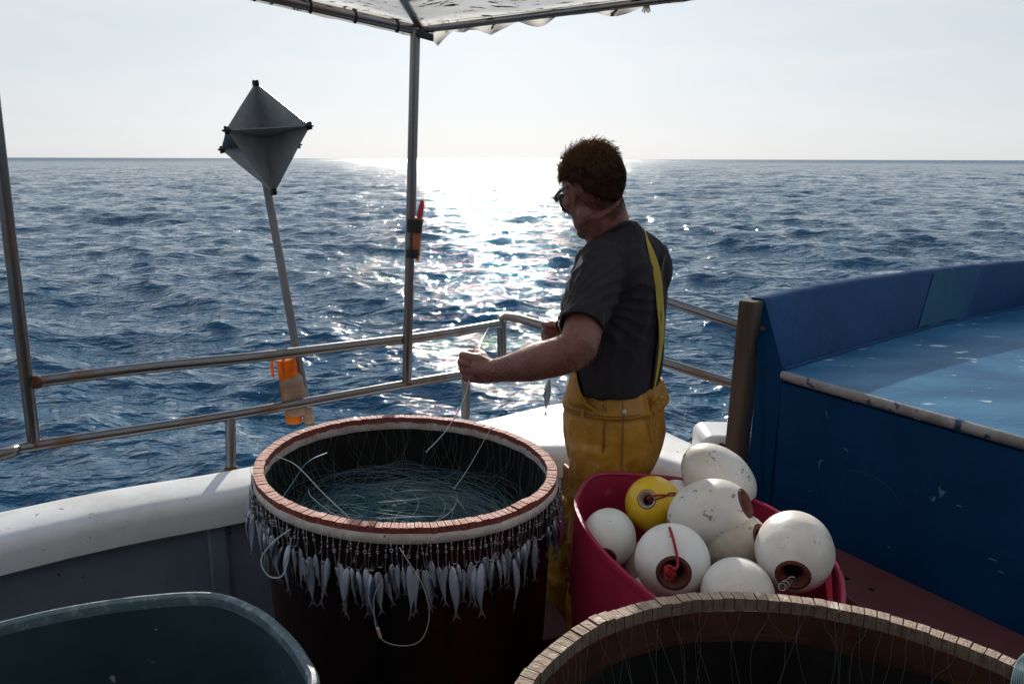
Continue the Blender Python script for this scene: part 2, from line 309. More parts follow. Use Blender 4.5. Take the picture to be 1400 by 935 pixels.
# ------------------------------------------------------------------ the sea
SEA = -1.45
def build_sea():
    rng = np.random.default_rng(11)
    # angles: dense ahead, coarse behind
    a1 = np.linspace(-50, 50, 1150)
    a2 = np.linspace(50, 310, 160)[1:-1]
    ang = np.radians(np.concatenate([a1, a2])); na = len(ang)
    rr = [1.2]
    while rr[-1] < 45000:
        r = rr[-1]
        rr.append(r * (1.0056 if r < 500 else (1.008 if r < 2500 else 1.03)))
    rr = np.array(rr); nr = len(rr)
    A, Rr = np.meshgrid(ang, rr)
    X = Rr * np.sin(A); Y = Rr * np.cos(A); Z = np.zeros_like(X)
    dx = np.zeros_like(X); dy = np.zeros_like(X)
    loc = np.maximum(np.gradient(rr)[:, None], Rr * np.radians(100 / 1150))
    lam = np.geomspace(0.13, 14, 140)
    for i, L in enumerate(lam):
        k = 2 * np.pi / L
        spread = 0.55 if L < 2 else 0.42
        th = rng.normal(-112 if L > 3 else -100, 57.3 * spread)      # travels towards the boat
        kx, ky = k * np.cos(np.radians(th)), k * np.sin(np.radians(th))
        st = 0.039 * (1.0 if L < 1.3 else (1.3 / L) ** 0.45)
        a = st / k * rng.uniform(.6, 1.4)
        fade = np.clip((L / loc - 1.9) / 1.8, 0, 1)
        ph = kx * X + ky * Y + rng.uniform(0, 6.283)
        # groups: amplitude wanders over the surface
        g = 1 + 0.55 * np.sin(kx * .13 * X - ky * .17 * Y + rng.uniform(0, 6.28)) * np.sin(ky * .11 * X + kx * .15 * Y + rng.uniform(0, 6.28))
        am = a * fade * g
        Z += am * np.cos(ph)
        dx -= am * np.sin(ph) * np.cos(np.radians(th)) * .9; dy -= am * np.sin(ph) * np.sin(np.radians(th)) * .9
    Z *= 1.0
    # earth curvature keeps the horizon where it belongs
    X2 = X + dx; Y2 = Y + dy
    co = np.stack([X2, Y2, Z + SEA], -1).reshape(-1, 3).astype(np.float32)
    i, j = np.meshgrid(np.arange(nr - 1), np.arange(na), indexing='ij')
    jn = (j + 1) % na
    q = np.stack([i * na + j, i * na + jn, (i + 1) * na + jn, (i + 1) * na + j], -1).reshape(-1, 4)[:, ::-1]
    me = bpy.data.meshes.new('sea')
    me.vertices.add(len(co)); me.vertices.foreach_set('co', co.ravel())
    me.loops.add(q.size); me.loops.foreach_set('vertex_index', q.ravel().astype(np.int32))
    me.polygons.add(len(q)); me.polygons.foreach_set('loop_start', np.arange(0, q.size, 4, dtype=np.int32))
    me.polygons.foreach_set('loop_total', np.full(len(q), 4, dtype=np.int32))
    me.update(calc_edges=True); me.shade_smooth()
    o = bpy.data.objects.new('sea', me); COL.objects.link(o); tag(o, kind='structure')
    m = bpy.data.materials.new('sea_water'); m.use_nodes = True
    nt = m.node_tree; N = nt.nodes; K = nt.links; b = N['Principled BSDF']
    b.inputs['Base Color'].default_value = (0.0005, 0.060, 0.125, 1)
    b.inputs['Roughness'].default_value = 0.07; b.inputs['IOR'].default_value = 1.40
    tc = N.new('ShaderNodeTexCoord')
    last = None
    for sc_, st, dist, stx in ((0.28, 0.7, 0.35, (1, 2.2, 1)), (1.2, 1.0, 0.15, (1, 2.4, 1)), (3.6, 1.0, 0.060, (1, 2.2, 1)), (12, 0.8, 0.016, (1, 1.7, 1))):
        mp = N.new('ShaderNodeMapping'); mp.inputs['Scale'].default_value = stx; mp.inputs['Rotation'].default_value = (0, 0, R(14))
        K.new(tc.outputs['Object'], mp.inputs['Vector'])
        n = N.new('ShaderNodeTexNoise'); n.inputs['Scale'].default_value = sc_; n.inputs['Detail'].default_value = 3
        n.inputs['Distortion'].default_value = 0.3
        K.new(mp.outputs[0], n.inputs['Vector'])
        bb = N.new('ShaderNodeBump'); bb.inputs['Strength'].default_value = st; bb.inputs['Distance'].default_value = dist
        K.new(n.outputs['Fac'], bb.inputs['Height'])
        if last: K.new(last, bb.inputs['Normal'])
        last = bb.outputs[0]
    # facets of the waves that are too small to model, growing in share with distance
    sl = N.new('ShaderNodeTexNoise'); sl.inputs['Scale'].default_value = 2.1; sl.inputs['Detail'].default_value = 3; sl.inputs['Roughness'].default_value = 0.6
    sm_ = N.new('ShaderNodeMapping'); sm_.inputs['Scale'].default_value = (0.7, 1.3, 1); K.new(tc.outputs['Object'], sm_.inputs['Vector']); K.new(sm_.outputs[0], sl.inputs['Vector'])
    sb_ = N.new('ShaderNodeVectorMath'); sb_.operation = 'SUBTRACT'; K.new(sl.outputs['Color'], sb_.inputs[0]); sb_.inputs[1].default_value = (.5, .5, .5)
    dl = N.new('ShaderNodeVectorMath'); dl.operation = 'LENGTH'; K.new(tc.outputs['Object'], dl.inputs[0])
    dr_ = N.new('ShaderNodeMapRange'); dr_.inputs[1].default_value = 12; dr_.inputs[2].default_value = 160; dr_.inputs[3].default_value = 0.30; dr_.inputs[4].default_value = 1.0; K.new(dl.outputs['Value'], dr_.inputs[0])
    sc2 = N.new('ShaderNodeVectorMath'); sc2.operation = 'SCALE'; K.new(sb_.outputs[0], sc2.inputs[0]); K.new(dr_.outputs[0], sc2.inputs['Scale'])
    fl = N.new('ShaderNodeVectorMath'); fl.operation = 'MULTIPLY'; K.new(sc2.outputs[0], fl.inputs[0]); fl.inputs[1].default_value = (1.0, 1.7, 0)
    d2 = N.new('ShaderNodeMapRange'); d2.inputs[1].default_value = 150; d2.inputs[2].default_value = 1500; d2.inputs[3].default_value = 1.0; d2.inputs[4].default_value = 1.9; K.new(dl.outputs['Value'], d2.inputs[0])
    sc3 = N.new('ShaderNodeVectorMath'); sc3.operation = 'SCALE'; K.new(fl.outputs[0], sc3.inputs[0]); K.new(d2.outputs[0], sc3.inputs['Scale'])
    ad = N.new('ShaderNodeVectorMath'); ad.operation = 'ADD'; K.new(last, ad.inputs[0]); K.new(sc3.outputs[0], ad.inputs[1])
    nm = N.new('ShaderNodeVectorMath'); nm.operation = 'NORMALIZE'; K.new(ad.outputs[0], nm.inputs[0])
    K.new(nm.outputs[0], b.inputs['Normal'])
    # waves too small to tell apart far away act as roughness
    g_ = N.new('ShaderNodeVectorMath'); g_.operation = 'LENGTH'; K.new(tc.outputs['Object'], g_.inputs[0])
    r_ = N.new('ShaderNodeMapRange'); r_.inputs[1].default_value = 60; r_.inputs[2].default_value = 1200; r_.inputs[3].default_value = .035; r_.inputs[4].default_value = .36
    K.new(g_.outputs['Value'], r_.inputs[0]); K.new(r_.outputs[0], b.inputs['Roughness'])
    me.materials.append(m)
build_sea()

# ------------------------------------------------------------------ the boat: gunwale, bulwark, hull, deck
GZ = 0.70
DECK = 0.14
outer = [(-3.6, 0.2), (-2.75, 1.22), (-1.55, 2.25), (-.97, 2.585), (-.45, 2.92), (-.10, 3.14), (.23, 3.37), (.44, 3.36), (.60, 3.02), (.72, 2.80), (.85, 2.56)]
inner = [(-3.36, 0.1), (-2.58, 1.07), (-1.44, 2.06), (-.86, 2.405), (-.45, 2.66), (-.10, 2.74), (.12, 2.78), (.32, 2.77), (.48, 2.70), (.60, 2.60), (.70, 2.45)]
op = smooth_path([(x, y, 0) for x, y in outer], 6); ip = smooth_path([(x, y, 0) for x, y in inner], 6)
boat = empty('fishing_boat', (0, 1.0, DECK), 'open working deck of a fishing boat with thick white gunwale and dull grey bulwark', 'boat')
rs = []
for o_, i_ in zip(op, ip):
    d = (i_ - o_).normalized(); W_ = (i_ - o_).length
    prof = [(-.0, GZ - .13), (-.012, GZ - .06), (-.006, GZ - .025), (.02, GZ - .004), (.05, GZ + .002), (W_ - .09, GZ - .002), (W_ - .045, GZ - .005), (W_ - .020, GZ - .013), (W_ - .006, GZ - .028), (W_, GZ - .055), (W_ - .006, GZ - .118), (W_ - .03, GZ - .122)]
    rs.append([o_ + d * s_ + Vector((0, 0, z_)) for s_, z_ in prof])
g = MB(); g.rings(rs); g.build('gunwale', M['gel'], boat)
rs = []
for o_, i_ in zip(op, ip):
    d = (i_ - o_).normalized(); b0 = i_ - d * .05
    rs.append([b0 + Vector((0, 0, GZ - .10)), b0 + Vector((0, 0, DECK)), b0 - d * .03 + Vector((0, 0, DECK)), b0 - d * .03 + Vector((0, 0, GZ - .10))])
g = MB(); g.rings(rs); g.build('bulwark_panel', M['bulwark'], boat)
# stiffening ribs on the inside of the bulwark
for uu in (-.93, -1.9):
    k = min(range(len(ip)), key=lambda q: abs(ip[q].x - uu)); i_, o_ = ip[k], op[k]; d = (i_ - o_).normalized(); t = Vector((-d.y, d.x, 0))
    c = i_ - d * .04; g = MB(); g.box(c + Vector((0, 0, (GZ - .11 + DECK) / 2)), t * .03, d * .012, Vector((0, 0, (GZ - .11 - DECK) / 2)))
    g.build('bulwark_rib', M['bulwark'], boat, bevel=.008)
rs = []
for o_, i_ in zip(op, ip):
    d = (i_ - o_).normalized()
    rs.append([o_ + d * .02 + Vector((0, 0, GZ - .12)), o_ + d * .10 + Vector((0, 0, -.3)), o_ + d * .22 + Vector((0, 0, -1.0)), o_ + d * .35 + Vector((0, 0, -1.8))])
g = MB(); g.rings(rs, closed=False, caps=False); g.build('hull_side', M['gel'], boat)
g = MB(); g.prism([(p.x, p.y) for p in ip] + [(2.2, 1.9), (2.9, .2), (2.9, -3.0), (-3.2, -3.0)], DECK - .03, DECK); g.build('deck_floor', M['deck'], boat, smooth=False)
# unseen block added behind the camera to close off light from the rear
rear_block = empty('light_blocker', (0, -1.6, DECK), 'unseen block added behind the working deck to shut out light', 'light_blocker')
g = MB(); g.box((0, -1.9, 1.45), (3.3, 0, 0), (0, .35, 0), (0, 0, 1.30)); g.build('wall', M['blocker'], rear_block, smooth=False, bevel=.03)
g = MB(); g.box((0, -1.75, 2.78), (3.5, 0, 0), (0, .7, 0), (0, 0, .04)); g.build('blocker_roof', M['blocker'], rear_block, smooth=False, bevel=.02)
g = MB(); g.box((.7, -1.545, 1.05), (.36, 0, 0), (0, .01, 0), (0, 0, .9)); g.build('blocker_door', M['blue'], rear_block, smooth=False, bevel=.01)

# white rounded block on the gunwale beside the wooden post
bl = P(980, 600, Y=2.66)
g = MB(); g.box(bl + Vector((.02, .02, -.03)), (.085, 0, 0), (0, .10, 0), (0, 0, .062))
o = g.build('fairlead_block', M['gel'], None, bevel=.035, seg=5); tag(o, 'scuffed white rounded block on the gunwale beside the wooden post', 'block')
g = MB()
for k in range(9):
    a = bl + Vector((-.062 + .014 * k, -.082, .006 + .004 * math.sin(k * 2.1))); g.ellipsoid(a, (.009, 0, 0), (0, .002, 0), (0, 0, .004 + .003 * (k % 3)), 8, 5)
g.build('black_scuff', M['dark'], o)

# ------------------------------------------------------------------ raised blue deck on the right
SH = 1.10
bt = [P(1045, 409, Y=2.49), P(1120, 393, z=1.31), P(1200, 380, z=1.31), P(1300, 367, z=1.31), P(1400, 358, z=1.31)]
ex = (bt[-1] - bt[-2]).normalized(); bt += [bt[-1] + ex * 1.2]
bb_ = [P(1071, 506, Y=2.40), P(1110, 495, z=SH), P(1150, 483, z=SH), P(1230, 460, z=SH), P(1300, 441, z=SH), P(1400, 420, z=SH)]
bb_ += [bb_[-1] + (bb_[-1] - bb_[-2]).normalized() * 1.2]
for p in bt: p.z = 1.31
for p in bb_: p.z = SH
rd = empty('raised_deck', (1.3, 2.4, .64), 'raised blue painted foredeck with low blue bulwark and chipped pale edge', 'raised deck')
tp = smooth_path(bt, 8); bp = smooth_path(bb_, 8)
n_ = 48
T_ = [lerp_list(tp, i / n_) for i in range(n_ + 1)]; B_ = [lerp_list(bp, i / n_) for i in range(n_ + 1)]
rs = []
for i, (a, b) in enumerate(zip(T_, B_)):
    dn = (B_[min(i + 1, n_)] - B_[max(i - 1, 0)]).normalized(); nn = Vector((-dn.y, dn.x, 0))
    wob = .003 * noise.noise(Vector((i * .5, 0, 3)))
    a = a + Vector((0, 0, wob * 1.5)); b2 = Vector((b.x, b.y, .45)) + nn * (.02)
    rs.append([b2, b, a - nn * .004 + Vector((0, 0, -.01)), a + nn * .006, a + nn * .045, a + nn * .05 + Vector((0, 0, -.012)), b + nn * .09, b2 + nn * .09])
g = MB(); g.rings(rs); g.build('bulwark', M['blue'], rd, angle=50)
# teal repair patch standing a little proud of the bulwark
q0, q1 = .555, .70
rs = []
for k in range(13):
    t = q0 + (q1 - q0) * k / 12
    a, b = lerp_list(T_, t), lerp_list(B_, t); i = int(t * n_)
    dn = (B_[i + 1] - B_[i - 1]).normalized(); nn = Vector((-dn.y, dn.x, 0)) * -.0035
    rs.append([b + (a - b) * (.06 + .02 * math.sin(k)) + nn, b + (a - b) * .97 + nn])
g = MB(); g.rings(rs, closed=False, caps=False); g.build('teal_paint_patch', M['teal'], rd)
# weld bead between bulwark and shelf
g = MB(); g.tube([b + Vector((0, 0, .003 + .002 * noise.noise(Vector((i * 1.7, 0, 0))))) for i, b in enumerate(B_)], .007, 8); g.build('joint_bead', M['blue'], rd)
F0 = P(1071, 509, Y=2.39); F0.z = SH; F1 = P(1400, 598, z=SH); fd = (F1 - F0).normalized(); F2 = F0 + fd * 2.6
far = B_[-1]
g = MB()
poly = [F0] + [b for b in B_[1:]] + [Vector((far.x + .5, far.y - 2.2, 0)), F2]
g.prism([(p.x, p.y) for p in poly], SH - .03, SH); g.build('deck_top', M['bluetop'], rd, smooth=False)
fn = Vector((fd.y, -fd.x, 0)); fn = fn if fn.x < 0 else -fn      # faces the tubs
rs = []
for k in range(41):
    c = F0 + fd * (2.6 * k / 40); wz = .0025 * noise.noise(Vector((k * .6, 1, 0)))
    rs.append([c + fn * (.004 + wz) + Vector((0, 0, -.035)), c + fn * .002 + Vector((0, 0, -.25)), c + fn * .0 + Vector((0, 0, -(SH - DECK))), c - fn * .05 + Vector((0, 0, -(SH - DECK))), c - fn * .05 + Vector((0, 0, -.035))])
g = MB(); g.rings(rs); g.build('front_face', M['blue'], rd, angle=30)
for cr_pts in ([(1160, 642), (1178, 645), (1196, 652), (1212, 662), (1224, 675), (1232, 692)], [(1262, 660), (1282, 650), (1300, 652), (1316, 660), (1330, 656)], [(1172, 560), (1166, 590), (1158, 630), (1150, 668)]):
    pl_ = []
    for (u_, v_) in cr_pts:      # meet the sight line with the plane of the face
        e0 = Vector((0, 0, EYE)); d_ = P(u_, v_, Y=2.0) - e0; t_ = (F0 - e0).dot(fn) / d_.dot(fn); pl_.append(e0 + d_ * t_ + fn * .0022)
    g = MB(); g.tube(smooth_path(pl_, 5), .0006, 5); g.build('paint_crack', M['dark'], rd)
for (u_, v_, du_, dv_) in ((1118, 632, 9, -4), (1120, 640, 4, -14), (1155, 612, 6, 5), (1308, 690, 8, 2), (1352, 762, 12, 4), (1365, 780, 9, 3), (1130, 560, 3, 12), (1214, 746, 4, 2)):
    e0 = Vector((0, 0, EYE)); pl_ = []
    for q_ in (0, 1):
        d_ = P(u_ + du_ * q_, v_ + dv_ * q_, Y=2.0) - e0; t_ = (F0 - e0).dot(fn) / d_.dot(fn); pl_.append(e0 + d_ * t_ + fn * .003)
    g = MB(); g.tube([pl_[0], pl_[0].lerp(pl_[1], .5), pl_[1]], [.0004, .0011, .0004], 5); g.build('paint_scratch', M['scratch'], rd)
# rounded edge trim
g = MB(); pts = [F0 + fd * (2.6 * k / 60) + fn * .003 + Vector((0, 0, -.012 + .0015 * noise.noise(Vector((k * .9, 0, 0))))) for k in range(61)]
g.tube(pts, .0150, 12, flat=.8); g.build('edge_trim', M['trim'], rd)
# plank post at the corner
pa, pb = P(1027, 411, Y=2.50), P(1004, 640, Y=2.54)
ax = (pb - pa).normalized(); pb = pa + ax * .72
g = MB(); rt = Vector((.80, .60, 0)); nn = Vector((.6, -.8, 0))
rs = []
for k in range(9):
    c = pa + (pb - pa) * k / 8; j = .0015 * math.sin(k * 2.3)
    rs.append([c + rt * (.034 + j) - nn * .03, c + rt * (.034 + j) + nn * .03, c - rt * .026 + nn * (.03 + j), c - rt * .026 - nn * .03])
g.rings(rs); o = g.build('corner_post', M['wood'], rd, bevel=.006)
g = MB()
for v_ in (446, 664): 
    c = P(1037 if v_ < 500 else 1013, v_, Y=2.50) + Vector((0, -.032, 0)); g = MB(); g.tube([c, c + nn * .008], .007, 10); g.build('bolt', M['rust'], o)
# dark gap and red side board below the blue face
red = empty('side_board', (1.0, 1.7, .6), 'dull red board below the blue deck face with two black bolts', 'board')
z_ = .62
bA = F0 + fd * .02; bB = F0 + fd * 2.6
g = MB(); g.prism([((bA + fn * .012).x, (bA + fn * .012).y), ((bB + fn * .012).x, (bB + fn * .012).y), ((bB + fn * .75).x, (bB + fn * .75).y), ((bA + fn * .12).x, (bA + fn * .12).y)], DECK + .002, z_)
g.build('board', M['redfloor'], red, bevel=.006)
g = MB()
for u_, v_ in ((1158, 791), (1191, 806)):
    c = P(u_, v_, z=z_); g = MB(); g.tube([c - Vector((0, 0, .002)), c + Vector((0, 0, .006))], .006, 10); g.build('bolt', M['dark'], red)

# ------------------------------------------------------------------ stainless railing
rail = empty('steel_railing', (-.5, 2.9, GZ), 'weathered stainless steel tube railing around the open corner of the deck', 'railing')
def tube_part(name, pts, r, mt, parent, n=14, **k):
    g = MB(); g.tube(pts, r, n, **k); return g.build(name, mt, parent)
lo_ = [P(-260, 672, Y=1.95), P(0, 621, Y=2.26), P(50, 609, Y=2.36), P(315, 568, Y=2.655), P(556, 525, Y=3.03), P(637, 511, Y=3.17), P(690, 499, Y=3.27)]
up_ = [P(40, 523, Y=2.35), P(200, 503, Y=2.50), P(350, 488, Y=2.68), P(500, 470, Y=2.95), P(550, 464, Y=3.03)]
up2 = [P(560, 463, Y=3.03), P(620, 454, Y=3.13), P(683, 443, Y=3.24)]
tube_part('lower_rail', smooth_path(lo_, 6), .0180, M['steel'], rail)
tube_part('upper_rail', smooth_path(up_, 6), .0190, M['steel'], rail)
tube_part('upper_rail', smooth_path(up2, 6), .0180, M['steel'], rail)
cp = [P(687, 507, Y=3.27), P(686, 470, Y=3.26), P(685.5, 445, Y=3.25), P(687, 437, Y=3.25), P(692, 433, Y=3.245), P(700, 434, Y=3.235), P(745, 446, Y=3.17), P(1006, 526, Y=2.78)]
tube_part('corner_rail', smooth_path(cp, 5), .0185, M['steel'], rail)
tube_part('upper_rail', smooth_path([P(872, 399, Y=3.0), P(912, 412, Y=2.95), P(1015, 446, Y=2.76)], 5), .0185, M['steel'], rail)
tube_part('railing_post', [P(878, 402, Y=2.99), P(872, 600, Y=2.99)], .018, M['steel'], rail)
tube_part('railing_post', [P(315, 570, Y=2.655), P(316, 643, Y=2.60)], .0175, M['steel'], rail)
tube_part('railing_post', [P(637, 512, Y=3.17), P(637, 572, Y=3.10)], .0175, M['steel'], rail)
g = MB()
for (u_, v_, y_, r_, h_) in ((316, 640, 2.60, .024, .010), (637, 563, 3.13, .022, .008), (553, 464, 3.03, .024, .016), (556, 524, 3.03, .022, .012), (50, 522, 2.355, .022, .022), (48, 608, 2.36, .022, .012)):
    c = P(u_, v_, Y=y_); g = MB(); g.ellipsoid(c, (r_, 0, 0), (0, r_, 0), (0, 0, h_), 14, 8); g.build('weld_joint', M['rust'], rail)

# canopy posts and canopy
cano = empty('canopy', (0, 1.6, 2.1), 'grubby white canvas awning with ragged flaps stretched on a steel frame overhead', 'canopy')
pl0, pl1 = P(47, 610, Y=2.36), P(-8, 150, Y=2.28); d = (pl1 - pl0); ptop = pl0 + d * ((2.16 - pl0.z) / d.z)
tube_part('canopy_post', [pl0, ptop], .0185, M['steel'], cano, 16)
pc0, pc1 = P(556, 526, Y=3.03), P(568, 38, Y=2.98)
tube_part('canopy_post', [pc0, pc1], .0180, M['steel'], cano, 16)
C0 = P(572, 42, Y=2.99)
LA = P(372, -3, Y=2.70); LB = LA + (LA - C0) * 1.6
RA = P(925, -2, Y=2.62); RB = RA + (RA - C0) * 1.2
zc = C0.z
tube_part('frame_tube', [C0 + Vector((0, 0, -.0)), LA, LB], .017, M['steel'], cano)
tube_part('frame_tube', [C0, RA, RB], .012, M['steel'], cano)
tube_part('frame_tube', [C0 + Vector((0, 0, .02)), Vector((-.25, -1.5, zc + .10))], .014, M['steel'], cano)
# canvas sheet: grid between front edges and the added block behind
nx, ny = 60, 40
rs = []
fr = [lerp_list([LB, LA, C0], i / 20) for i in range(20)] + [lerp_list([C0, RA, RB], i / 40) for i in range(41)]
for i, p in enumerate(fr):
    row = []
    for j in range(ny):
        t = j / (ny - 1)
        q = Vector((p.x * (1 - t) + (p.x * 1.02) * t, p.y * (1 - t) + (-1.15) * t, zc + .022 + .16 * t + p.z * 0))
        q.z += (p.z - zc) * (1 - t) + .012 * noise.noise(Vector((q.x * 2.3, q.y * 2.3, 0))) - .02 * math.sin(min(t * 5, 1) * math.pi) * (.5 + .5 * math.sin(i * .7))
        row.append(q)
    rs.append(row)
g = MB(); g.rings(rs, closed=False, caps=False); cv = g.build('canvas', M['canvas'], cano)
sm = cv.modifiers.new('t', 'SOLIDIFY'); sm.thickness = .002
# front valance: ragged, scalloped
g = MB(); rs = []
L_ = (RA - C0).length
for i in range(121):
    t = i / 120 * 1.15
    p = C0 + (RA - C0) * t
    drop = .012 + .008 * noise.noise(Vector((t * 9, 2, 0)))
    drop += .050 * max(0, 1 - abs(t - .085) / .055) + .034 * max(0, 1 - abs(t - .31) / .09) + .012 * max(0, 1 - abs(t - .2) / .05)
    drop += .018 * max(0, math.sin((t - .42) * 21)) * (t > .42) * (t < 1)
    out_n = Vector((.28, .96, 0))
    rs.append([p + Vector((0, 0, .024)), p + out_n * .012 + Vector((0, 0, .01 - drop * .4)), p + out_n * (.008 + .01 * math.sin(i * .5)) + Vector((0, 0, -drop))])
g.rings(rs, closed=False, caps=False); o = g.build('valance', M['canvas'], cano)
o.modifiers.new('t', 'SOLIDIFY').thickness = .0025
g = MB(); rs = []
for i in range(61):
    p = C0 + (LB - C0) * (i / 60); drop = .020 + .004 * noise.noise(Vector((i * .3, 5, 0)))
    rs.append([p + Vector((0, 0, .026)), p + Vector((-.014, .014, .0)), p + Vector((-.012, .012, -drop))])
g.rings(rs, closed=False, caps=False); o = g.build('valance', M['canvas'], cano); o.modifiers.new('t', 'SOLIDIFY').thickness = .0025
g = MB()
for t in (.15, .45, .75, 1.1):
    c = C0 + (LA - C0) * t; a = (LA - C0).normalized()
    ring_ = [c + Vector((0, 0, .021 * math.cos(q))) + Vector((a.y, -a.x, 0)) * .020 * math.sin(q) + a * .01 * q / 6 for q in [k * .6 for k in range(12)]]
    g = MB(); g.tube(ring_, .0035, 6); g.build('lashing_cord', M['strapblk'], cano)
for t in (.02, .05, .11, .17):
    c = C0 + (RA - C0) * t; g = MB(); g.tube([c + Vector((0, .012, .02)), c + Vector((.01, .018, -.012)), c + Vector((.025, .012, .012))], .0045, 6); g.build('lashing_cord', M['strapblk'], cano)
g = MB(); c = P(884, 8, Y=2.66)
for k in range(5): g.tube([c + Vector((0, 0, .012)), c + Vector((.004 * (k - 2), 0, -.004)), c + Vector((.006 * (k - 2), .003, -.018 - .004 * (k % 2)))], .0022, 5)
g.build('knotted_cord', M['tape'], cano)
g = MB(); c = C0 + Vector((.005, -.02, -.012)); g.box(c + Vector((.02, 0, -.008)), (.03, 0, -.008), (0, .012, 0), (0, 0, .012)); g.build('bracket', M['dark'], cano, bevel=.004)

# knife taped to the post
kn = empty('knife', P(566, 320, Y=2.97), 'knife with red handle in a brown sheath taped to the canopy post', 'knife')
tube_part('sheath', [P(572, 357, Y=2.99), P(569.5, 350, Y=2.985), P(570, 318, Y=2.985), P(573, 298, Y=2.985)], [.006, .013, .017, .020], M['sheath'], kn, 14, flat=.5)
tube_part('handle', smooth_path([P(573, 302, Y=2.985), P(575, 288, Y=2.985), P(577, 279, Y=2.985), P(577, 275, Y=2.985)], 4), [.011] * 4 + [.010] * 4 + [.0085] * 4 + [.006], M['redplastic'], kn, 12, dome=True, flat=.7)
tube_part('tape_band', [P(566.5, 318, Y=2.985), P(567.5, 300, Y=2.985)], .029, M['strapblk'], kn, 20, flat=.85)
tube_part('tape_band', [P(564, 353, Y=2.99), P(564.5, 341, Y=2.99)], .0255, M['strapblk'], kn, 20, flat=.85)
tube_part('tape_tail', [P(568, 346, Y=2.97), P(573, 348, Y=2.96), P(574.5, 346, Y=2.96)], [.006, .004, .001], M['strapblk'], kn, 8)

# ------------------------------------------------------------------ marker pole with radar reflector
mk = empty('marker_pole', P(420, 574, Y=2.86), 'grey marker pole with folding radar reflector at its top leaning outside the railing', 'marker pole')
p0, p1 = P(424, 580, Y=2.86), P(361, 235, Y=2.93)
tube_part('pole', [p0, p0.lerp(p1, .28), p1], [.0165, .0155, .0145], M['pole'], mk, 14)
tube_part('pole_joint', [p0.lerp(p1, .50), p0.lerp(p1, .505)], .0172, M['panel'], mk, 14)
Oc = P(361.8, 189, Y=2.80); s_ = Oc.y / 1089 * 1.0
scale = (Oc - Vector((0, 0, EYE))).length / 1089 * .985
rgt = Vector((1, 0, 0)); view = (Oc - Vector((0, 0, EYE))).normalized(); cup = Vector((0, math.sin(PITCH), math.cos(PITCH))); tow = -view
cup = (cup - view * cup.dot(view)).normalized(); rgt = view.cross(cup)
def vec(x, y, z): return (rgt * x - cup * y + tow * z) * scale
a_ = vec(11.5, 68.5, 16.5); b_ = vec(55, -16, 42.6); c_ = vec(-44, -12, 54.9)
# make the three axes square to each other
a_n = a_.normalized(); b_n = (b_ - a_n * b_.dot(a_n)).normalized(); c_n = a_n.cross(b_n); c_n = c_n if c_n.dot(c_) > 0 else -c_n
Rr_ = 71.4 * scale; a_, b_, c_ = a_n * Rr_, b_n * Rr_, c_n * Rr_
for x_, y_, nrm in ((a_, b_, c_n), (b_, c_, a_n), (a_, c_, b_n)):
    g = MB(); lo_p = []; 
    cs = [x_, y_, -x_, -y_]
    ring0 = []
    for k in range(4):
        A0, A1 = cs[k], cs[(k + 1) % 4]
        for j in range(6):
            t = j / 6; w_ = .0035 * noise.noise(Vector((k * 3.1 + j, nrm.x * 5, nrm.y * 5))) if 0 < j else 0
            ring0.append(A0.lerp(A1, t) * (1 + w_ * 4))
    n0 = len(ring0)
    vs_ = [Oc + q + nrm * .0015 for q in ring0] + [Oc + q - nrm * .0015 for q in ring0] + [Oc + nrm * .0015, Oc - nrm * .0015]
    fs = [(i, (i + 1) % n0, n0 + (i + 1) % n0, n0 + i) for i in range(n0)] + [(i, (i + 1) % n0, 2 * n0) for i in range(n0)] + [(n0 + i, n0 + (i + 1) % n0, 2 * n0 + 1) for i in range(n0)]
    g.add(vs_, fs); g.build('reflector_plate', M['panel'], mk, angle=30)
g = MB()
for sx in (1, -1):
    for q in (a_, b_, c_):
        for others in ((q.cross(a_) + q.cross(b_) + q.cross(c_)).normalized() * .004,):
            g.tube([Oc + q * .05 * sx + others, Oc + q * sx * .93 + others], .0032, 6)
g.build('seam_rib', M['gel'], mk)
for q in (a_, -a_, b_, -b_, c_, -c_):
    g = MB(); e = q.normalized(); t1 = e.orthogonal().normalized(); 
    for o2_ in (a_, b_, c_):
        if abs(o2_.normalized().dot(e)) < .5:
            w2_ = o2_.normalized(); g.box(Oc + q * .975, e * .011, w2_ * .013, e.cross(w2_) * .0035); g.build('corner_cap', M['dark'], mk, bevel=.003)
# orange lamp bound to the pole with tape
ln = empty('signal_lamp', P(398, 540, Y=2.80), 'orange signal lamp bound with brown tape to the marker pole behind the rails', 'lamp')
def lp_(u, v): return P(u, v, Y=2.835)
tube_part('lamp_body', [lp_(391, 491), lp_(394, 512), lp_(399, 545), lp_(402, 562)], [.034, .036, .034, .030], M['orange'], ln, 18)
tube_part('lamp_base', [lp_(401, 556), lp_(402, 577)], [.031, .029], M['orange'], ln, 18)
tube_part('tape_wrap', smooth_path([lp_(396, 514), lp_(398, 520), lp_(402, 535), lp_(404, 550), lp_(406, 560), lp_(407, 566)], 3), [.034, .037, .040, .043, .041, .039, .042, .043, .040, .041, .043, .042, .039, .040, .037, .033], M['tape'], ln, 22)
tube_part('pole_tape', smooth_path([lp_(419, 556), lp_(421, 566), lp_(423, 578)], 4), [.018, .020, .018, .021, .019, .018, .021, .020, .017], M['tape'], ln, 14)
for dx in (-14, 0, 13):
    tube_part('lamp_clip', [lp_(391 + dx, 512) + Vector((0, -.034, 0)), lp_(389 + dx, 495) + Vector((0, -.034, 0)), lp_(390 + dx, 489) + Vector((0, -.02, 0))], .006, M['orange'], ln, 6)

